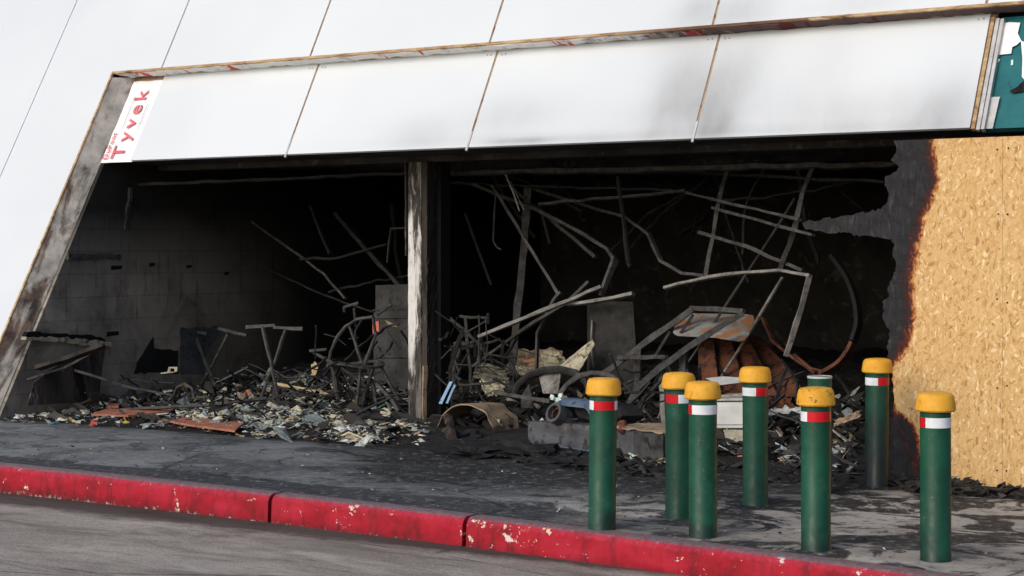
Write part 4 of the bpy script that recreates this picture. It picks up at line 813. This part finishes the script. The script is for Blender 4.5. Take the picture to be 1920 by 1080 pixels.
mb = MB(); mb.lump(MP(.40, .30, Hm+.07), .30, .20, .12, .25, 16, 10, 2, 3); mb.build('melted_cover', M['charcoal'], mc, smooth=True)
mb = MB(); mb.sheet(lambda a, b: MP(.62+.38*a, -.03+.45*b, Hm+.006+.02*noise.noise(Vector((a*7, b*5, 2)))), 16, 10, zz*.010); mb.build('top_plate', M['tan'], mc)
MB().sheet(lambda a, b: MP(.80+.2*a, -.018+.006*noise.noise(Vector((a*5, b*5, 8))), .03+(Hm-.035)*b), 10, 8, -ay*.008).build('side_plate', M['greybox'], mc)
MB().tube([MP(.66, .05, Hm+.03), MP(.70, .02, Hm+.04), MP(.72, -.035, Hm-.02)], .03, .03, 10, .002, .05).build('pipe_stub', M['rust'], mc, smooth=True)
crumple('torn_lining', 'pale torn lining lying at the foot of the machine casing', 'lining', [(1168, 862, -1.7), (1196, 874, -1.72), (1205, 858, -1.55), (1185, 850, -1.5)], 'tan', .05, 10, 4)
# fallen table frame
tf = thing('fallen_table_frame', onH(1180, 795), 'dark steel table frame fallen on its side behind the bollards', 'table frame')
def tube_part(name, pts, wpx, mat, par, sides=4, flat=1.0): return MB().tube([onW(*p) for p in pts], wpx*PXM/2, wpx*PXM/2*flat, sides, .003, .14).build(name, M[mat], par, smooth=sides > 4)
tube_part('long_rail', [(1126, 706, .35), (1200, 650, .55), (1298, 580, .8)], 10, 'frame', tf)
tube_part('long_rail', [(1172, 792, -.35), (1180, 755, -.3), (1197, 725, -.25), (1236, 690, -.1), (1310, 638, .15), (1393, 588, .45)], 10, 'frame', tf)
tube_part('end_rail', [(1296, 578, .8), (1345, 580, .6), (1395, 584, .45)], 8, 'frame', tf)
tube_part('cross_bar', [(1160, 671, .45), (1250, 670, .05)], 7, 'pipe', tf)
tube_part('leg', [(1196, 655, .5), (1194, 700, .4), (1192, 745, .3)], 8, 'pipe', tf)
tube_part('leg', [(1238, 690, -.05), (1243, 740, -.1), (1246, 805, -.15)], 8, 'pipelight', tf)
tube_part('leg', [(1282, 655, .1), (1282, 700, .1)], 12, 'frame', tf)
tube_part('brace', [(1256, 622, .6), (1228, 668, .5)], 5, 'pipedark', tf)
tube_part('brace', [(1300, 590, .75), (1276, 625, .65)], 6, 'pipedark', tf)
# rusted tray behind it
o_ = [(1290, 588), (1400, 590), (1412, 592), (1414, 600), (1404, 628), (1396, 637), (1386, 639), (1340, 632), (1275, 629), (1268, 624), (1270, 612), (1282, 592)]
q = [onW(x, y, .55+(636-y)*.012) for x, y in o_]; mb = MB().prism(q, w*.012)
cq = sum(q, Vector())/len(q); mb.hexa([p+(p-cq)*.0-w*.0 for p in q], [p+(p-cq)*.04-w*.03 for p in q])
tag(mb.build('rusted_tray', M['tray']), 'rounded grey tray with rust patches propped behind the fallen frame', 'tray')
for k, (pts, lb) in enumerate((([(1310, 642), (1336, 634), (1348, 740), (1308, 740)], 'rust brown board leaning under the left end of the tray'),
        ([(1336, 634), (1372, 640), (1400, 742), (1350, 742)], 'rust brown board leaning under the middle of the tray'),
        ([(1374, 640), (1404, 632), (1458, 742), (1404, 742)], 'rust brown board leaning under the right end of the tray'),
        ([(1402, 624), (1424, 634), (1470, 680), (1512, 744), (1462, 744)], 'rust brown board leaning outermost to the right of the tray'))):
    slab('rusty_board', lb, 'board', [(x, y, 1.0+.12*k-(y-630)*.004) for x, y in pts], 'rust', w*.025, None, 'rust brown boards under the tray', .02)
bar('rusty_strip', 'rusty strip slanting down right behind the boards', 'strip', [(1430, 596, 1.2), (1450, 640, 1.1), (1490, 672, 1.0), (1530, 700, .9)], 9, 'rust', 4, .5, .004)
bar('rusty_strip', 'thin rusty bar low behind the capless bollard', 'strip', [(1490, 664, .8), (1520, 690, .7), (1560, 700, .7)], 6, 'rust', 4, .5, .004)
def spline(pts, n=8):
    q = [onW(*p) for p in pts]; q = [2*q[0]-q[1]]+q+[2*q[-1]-q[-2]]; out = []
    for i in range(1, len(q)-2):
        for k in range(n):
            t = k/n; out.append(.5*((2*q[i])+(q[i+1]-q[i-1])*t+(2*q[i-1]-5*q[i]+4*q[i+1]-q[i+2])*t*t+(3*q[i]-q[i-1]-3*q[i+1]+q[i+2])*t**3))
    return out+[q[-2]]
tag(MB().tube(spline([(1560, 480, .9), (1588, 520, .85), (1604, 562, .8), (1609, 605, .75), (1600, 640, .7)]), .052, .018, 4).build('curved_duct', M['black']), 'sooty black strip of duct curving down right of the hanging strip', 'duct')
tag(MB().tube(spline([(1599, 642, .7), (1590, 660, .68), (1572, 682, .64), (1538, 703, .6)]), .046, .016, 4).build('curved_duct', M['rust']), 'rust brown lower end of the curved duct above the capless bollard', 'duct')
# white cabinet and boards between the bollards
WCz = -.75; a, b = onW(1340, 803, WCz), onW(1402, 803, WCz); wc = thing('white_cabinet', (a+b)/2, 'smoked white cabinet between two green bollards', 'cabinet')
hz = onW(1340, 754, WCz).z-a.z
MB().box(a, b-a, w*.4, zz*hz).build('body', M['white'], wc, bevel=.006)
MB().box(a-w*.012+zz*.03+(b-a)*.05, (b-a)*.9, w*.011, zz*(hz-.06)).build('door', M['white'], wc, bevel=.003)
MB().box(a-w*.02+zz*(hz+.012)-(b-a)*.02, (b-a)*1.04, w*.45, zz*.018).build('top_board', M['greyink'], wc)
slab('white_tile', 'broken white board piece under the white cabinet', 'board', [(1356, 806, -.85), (1400, 806, -.85), (1400, 836, -.95), (1364, 834, -.95)], 'cream', w*.03)
slab('white_board', 'pale board propped level above the white cabinet', 'board', [(1322, 709, .1), (1352, 706, .1), (1392, 708, .0), (1392, 717, -.1), (1350, 722, -.1)], 'white', w*.03)
slab('white_board', 'narrow cream board lying just above the white cabinet', 'board', [(1348, 741, -.4), (1396, 738, -.4), (1396, 745, -.45), (1348, 748, -.45)], 'cream', w*.2)
crumple('scorched_board', 'pale scorched slab end behind the bollard with the scuffed cap', 'slab', [(1440, 778, .0), (1505, 772, -.1), (1500, 764, .1), (1445, 766, .2)], 'white', .05, 10, 5)
crumple('scorched_board', 'dark brown sheet left of the scuffed yellow cap', 'sheet', [(1440, 766, .3), (1490, 766, .3), (1480, 742, .5), (1436, 745, .5)], 'rust', .05, 10, 5)
crumple('scorched_board', 'brown slanted plank right of the scuffed yellow cap', 'plank', [(1562, 800, -.3), (1612, 782, -.3), (1612, 770, -.1), (1570, 785, -.1)], 'tan', .04, 10, 5)
bar('stone_strip', 'mauve grey strip of stone lying on the ash between two bollards', 'strip', [(1440, 858, -1.25), (1475, 866, -1.3), (1510, 872, -1.35)], 15, 'machine', 4, .6, .004)
bar('pink_strip', 'pink plastic strip lying on the ash between two bollards', 'strip', [(1362, 862, -1.2), (1392, 857, -1.15)], 9, 'pinkred', 4, .5, .002)
# terracotta boards at the front of the debris
def floorslab(name, label, cat, pts, mat, th=.018):
    q = [onH(x, y)+zz*.035 for x, y in pts]; return tag(MB().prism(q, zz*th).build(name, M[mat]), label, cat)
floorslab('terracotta_board', 'long terracotta coloured board lying at the left front of the debris', 'board', [(172, 786), (240, 789), (318, 781), (334, 772), (250, 776), (200, 776)], 'orange')
floorslab('terracotta_board', 'terracotta coloured board with a ragged edge near the pavement', 'board', [(318, 800), (352, 806), (440, 818), (456, 804), (405, 797), (345, 792)], 'orange')
floorslab('terracotta_board', 'small terracotta scrap lying behind the long one', 'board', [(200, 771), (222, 771), (226, 765), (204, 765)], 'orange')
for k, (x, y, rx, rz, lb) in enumerate(((462, 762, .11, .10, 'grey crumpled plastic lump before the tall cross legs'), (178, 762, .10, .08, 'grey crumpled scrap near the left jamb'), (466, 712, .16, .11, 'dark rounded rubble lump left of the tall cross legs'))):
    p = onH(x, y); mb = MB().lump(p+zz*rz*.5, rx, .10, rz, .55, 12, 8, 2.2, k+11); tag(mb.build('crumpled_lump', M['tray' if k < 2 else 'pipedark']), lb, 'lump')
for k, (x, y, rx, ry, rz, lb) in enumerate(((975, 850, .36, .22, .085, 'flat charred slab on the pavement before the machine casing'), (890, 850, .30, .2, .06, 'charred heap on the pavement right of the column base'), (870, 822, .22, .18, .07, 'charred lump under the curved panel'), (1055, 870, .32, .14, .05, 'charred flake on the pavement near the leftmost bollard'))):
    p = onG(x, y, .02); mb = MB().lump(p, rx, ry, rz, .45, 22, 12, 2.6, k+31)
    for i, q in enumerate(mb.v): mb.v[i] = q+zz*.02*noise.noise(q*9)+u*.02*noise.noise(q*11)
    tag(mb.build('charred_lump', M['charcoal']), lb, 'charred lump')

# loose fragments: paper, plaster, glass, cinders - nobody could count them
PAL = dict(pale=[c(198, 208, 200), c(180, 196, 190), c(214, 210, 190), c(222, 212, 180), c(150, 160, 156), c(232, 230, 222), c(200, 170, 130), c(120, 126, 124)],
           dark=[c(20, 20, 21), c(34, 33, 33), c(52, 50, 48), c(28, 26, 25), c(70, 66, 62)],
           odd=[c(70, 160, 120), c(60, 90, 170), c(190, 70, 60), c(220, 190, 80), c(60, 140, 170)])
def scatter(name, label, n, polys, smin, smax, pale, lift=.03, tilt=.5, seed=1, clump=True, el=(.3, 1.1)):
    rnd = random.Random(seed); mb = MB(); cols = []; B_ = []
    for pg, wt in polys: B_.append(([toB(onH(x, y))[:2] for x, y in pg], wt))
    made = 0; tries = 0; tot = sum(wt for _, wt in B_)
    while made < n and tries < n*60:
        tries += 1; r = rnd.uniform(0, tot)
        for pg, wt in B_:
            r -= wt
            if r <= 0: break
        xs = [a for a, _ in pg]; ys = [b for _, b in pg]; U = rnd.uniform(min(xs), max(xs)); W = rnd.uniform(min(ys), max(ys))
        if not inside(U, W, pg) or U < -3.48: continue
        cl = noise.noise(Vector((U*2.2, W*2.2, seed)))+.6*noise.noise(Vector((U*6, W*6, seed+3)))
        if clump and cl < rnd.uniform(-.6, .35): continue
        made += 1; s_ = smin+(smax-smin)*rnd.random()**2.2; k = rnd.randint(3, 6); ph = rnd.uniform(0, 6.28)
        tx, ty = rnd.gauss(0, tilt), rnd.gauss(0, tilt); p0 = P(U, W, heap(U, W)+.012+lift*rnd.random()); ex = rnd.uniform(*el)
        ring = []
        for j in range(k):
            a = ph+2*pi*j/k+rnd.uniform(-.35, .35); rr = s_*rnd.uniform(.55, 1.1); dx, dy = rr*cos(a), rr*ex*sin(a)
            ring.append(p0+u*dx+w*dy+zz*(dx*tx+dy*ty+s_*.12*rnd.gauss(0, 1)))
        th = zz*max(.003, s_*.08); o = len(mb.v); cc_ = sum(ring, Vector())/k+zz*s_*rnd.uniform(-.15, .3)
        mb.v += ring+[cc_+th]+[q-th for q in ring]
        for j in range(k): mb.f.append((o+j, o+(j+1) % k, o+k)); mb.f.append((o+k+1+j, o+k+1+(j+1) % k, o+(j+1) % k, o+j))
        t = rnd.random(); col = rnd.choice(PAL['odd']) if t > .988 and pale > .2 else rnd.choice(PAL['pale']) if t < pale*(1 if cl > -.1 else .5) else rnd.choice(PAL['dark'])
        cols += [col]*(2*k+1)
    o = mb.build(name, M['shard'], base=(0, 0, 0)); at = o.data.attributes.new('Col', 'FLOAT_COLOR', 'POINT'); at.data.foreach_set('color', [x for q in cols for x in q])
    return tag(o, label, 'debris', kind='stuff')
front = [(0, 792), (150, 800), (330, 808), (460, 822), (600, 832), (700, 842), (800, 838), (812, 800), (740, 775), (560, 762), (400, 755), (250, 752), (100, 765), (0, 782)]
bright = [(330, 790), (400, 800), (470, 806), (600, 808), (640, 800), (560, 775), (440, 765), (350, 768)]
scatter('pale_fragments', 'pale scraps of paper, plaster and glass spilling out at the left', 3000, [(front, 1.0), (bright, .55), ([(600, 825), (700, 838), (730, 800), (640, 795)], .25)], .012, .070, .60, .03, .22, 3)
scatter('dim_fragments', 'dim scraps and cinders deeper in the left half', 1500, [([(60, 775), (300, 765), (560, 770), (780, 780), (800, 735), (560, 716), (330, 712), (120, 735)], 1)], .02, .10, .30, .09, .6, 5)
scatter('dark_cinders', 'dark cinders and fragments heaped in the right half', 1500, [([(830, 800), (1000, 815), (1250, 850), (1600, 890), (1620, 760), (1300, 735), (850, 745)], 1)], .025, .13, .16, .10, .6, 9)
scatter('pale_fragments', 'pale scraps on the ash between and behind the bollards', 330, [([(1340, 845), (1450, 870), (1540, 890), (1600, 890), (1590, 845), (1450, 835), (1350, 820)], 1), ([(935, 800), (990, 812), (985, 792), (940, 785)], .12), ([(1170, 872), (1240, 880), (1245, 866), (1180, 860)], .1)], .018, .07, .72, .05, .45, 13)
scatter('charcoal_flakes', 'black charcoal flakes strewn over the pavement before the opening', 900, [([(820, 820), (960, 870), (1100, 890), (1300, 900), (1560, 910), (1700, 918), (1690, 885), (1560, 870), (1300, 865), (1000, 835)], 1), ([(1700, 925), (1920, 938), (1920, 922), (1780, 905), (1700, 908)], .5)], .015, .085, .03, .02, .35, 17)
scatter('loose_specks', 'small specks of debris lying on the open pavement', 110, [([(0, 800), (330, 830), (800, 860), (1100, 900), (1700, 1000), (1900, 960), (1900, 1060), (1100, 985), (500, 905), (0, 850)], 1)], .008, .026, .5, .0, .2, 21, False)

scatter('pale_fragments', 'larger torn pale sheets and plaster lumps among the debris at the left', 210, [(front, .6), (bright, .8), ([(600, 825), (700, 838), (730, 800), (640, 795)], .5)], .05, .17, .85, .03, .35, 31, True, (.25, .8))
scatter('charred_slivers', 'charred battens and slivers lying across the debris', 230, [([(30, 790), (300, 800), (560, 815), (800, 835), (1000, 815), (1250, 850), (1600, 880), (1620, 760), (1300, 735), (850, 735), (560, 720), (250, 735)], 1)], .06, .26, .04, .08, .25, 33, False, (.05, .14))
# tangle of thin bars: nothing tells them apart
def tangle(n, poly, wrange, hrange, lrange, label, group, mat, rr, seed, name='tangled_bar', cat='bar', slope=1.0):
    rnd = random.Random(seed); k = 0; st_ = random.getstate(); random.seed(seed)
    xs = [a for a, _ in poly]; ys = [b for _, b in poly]
    while k < n:
        x, y = rnd.uniform(min(xs), max(xs)), rnd.uniform(min(ys), max(ys))
        if not inside(x, y, poly): continue
        W = rnd.uniform(*wrange); p = onW(x, y, W); a, b, z_ = toB(p)
        if a < -3.3 or z_ < .05: continue
        L = rnd.uniform(*lrange); th = rnd.uniform(0, 2*pi); el = rnd.uniform(-1.2, 1.2)*slope
        d = u*cos(th)*cos(el)+w*sin(th)*cos(el)*.7+zz*sin(el); q0, q1 = p-d*L/2, p+d*L/2
        q0.z = max(.03, q0.z); q1.z = max(.03, q1.z); m_ = (q0+q1)/2+Vector((rnd.gauss(0, .05), rnd.gauss(0, .05), rnd.gauss(0, .05)))*L
        tag(MB().tube([q0, m_, q1], rnd.uniform(*rr), rnd.uniform(*rr)*.6, 4, .006, .09).build(name, M[mat]), label, cat, group); k += 1
    random.setstate(st_)
tangle(34, [(590, 640), (765, 600), (765, 770), (590, 770)], (-.3, .9), (0, 1), (.15, .6), 'thin burnt bar in the tangle just left of the column', 'tangled bars left of the column', 'pipedark', (.006, .015), 51)
tangle(46, [(822, 600), (960, 640), (970, 775), (825, 775)], (-.2, 1.3), (0, 1), (.15, .7), 'thin burnt bar in the tangle just right of the column', 'tangled bars right of the column', 'pipedark', (.006, .016), 52)
tangle(44, [(1130, 690), (1330, 700), (1600, 720), (1600, 830), (1180, 780)], (-.8, 1.0), (0, 1), (.2, .8), 'thin burnt bar in the rubble behind the bollards', 'tangled bars behind the bollards', 'pipedark', (.006, .018), 53)
tangle(26, [(60, 720), (330, 690), (590, 690), (590, 760), (60, 770)], (-1.4, .7), (0, 1), (.2, .8), 'thin burnt bar lying in the debris at the left', 'loose bars in the left debris', 'pipedark', (.006, .014), 54, slope=.35)
tangle(22, [(850, 335), (1640, 335), (1560, 430), (1250, 420), (900, 400)], (1.2, 4.5), (0, 1), (.6, 1.8), 'faint sooty strip hanging in the dark under the ceiling', 'faint strips under the ceiling', 'pipedark', (.010, .024), 55, 'burnt_strip', 'strip')
tangle(5, [(400, 380), (760, 350), (760, 560), (560, 520)], (1.0, 4.0), (0, 1), (.6, 1.6), 'faint sooty strip fallen in the dark left half', 'faint strips in the left half', 'black', (.012, .028), 56, 'burnt_strip', 'strip')

scatter('pale_fragments', 'dense mint white flakes of plaster and glass at the front of the left debris', 1500, [(bright, 1), ([(600, 826), (720, 838), (760, 806), (640, 795)], .3), ([(330, 752), (480, 762), (600, 772), (640, 762), (480, 748)], .4)], .010, .050, .9, .05, .25, 37, True, (.3, .9))
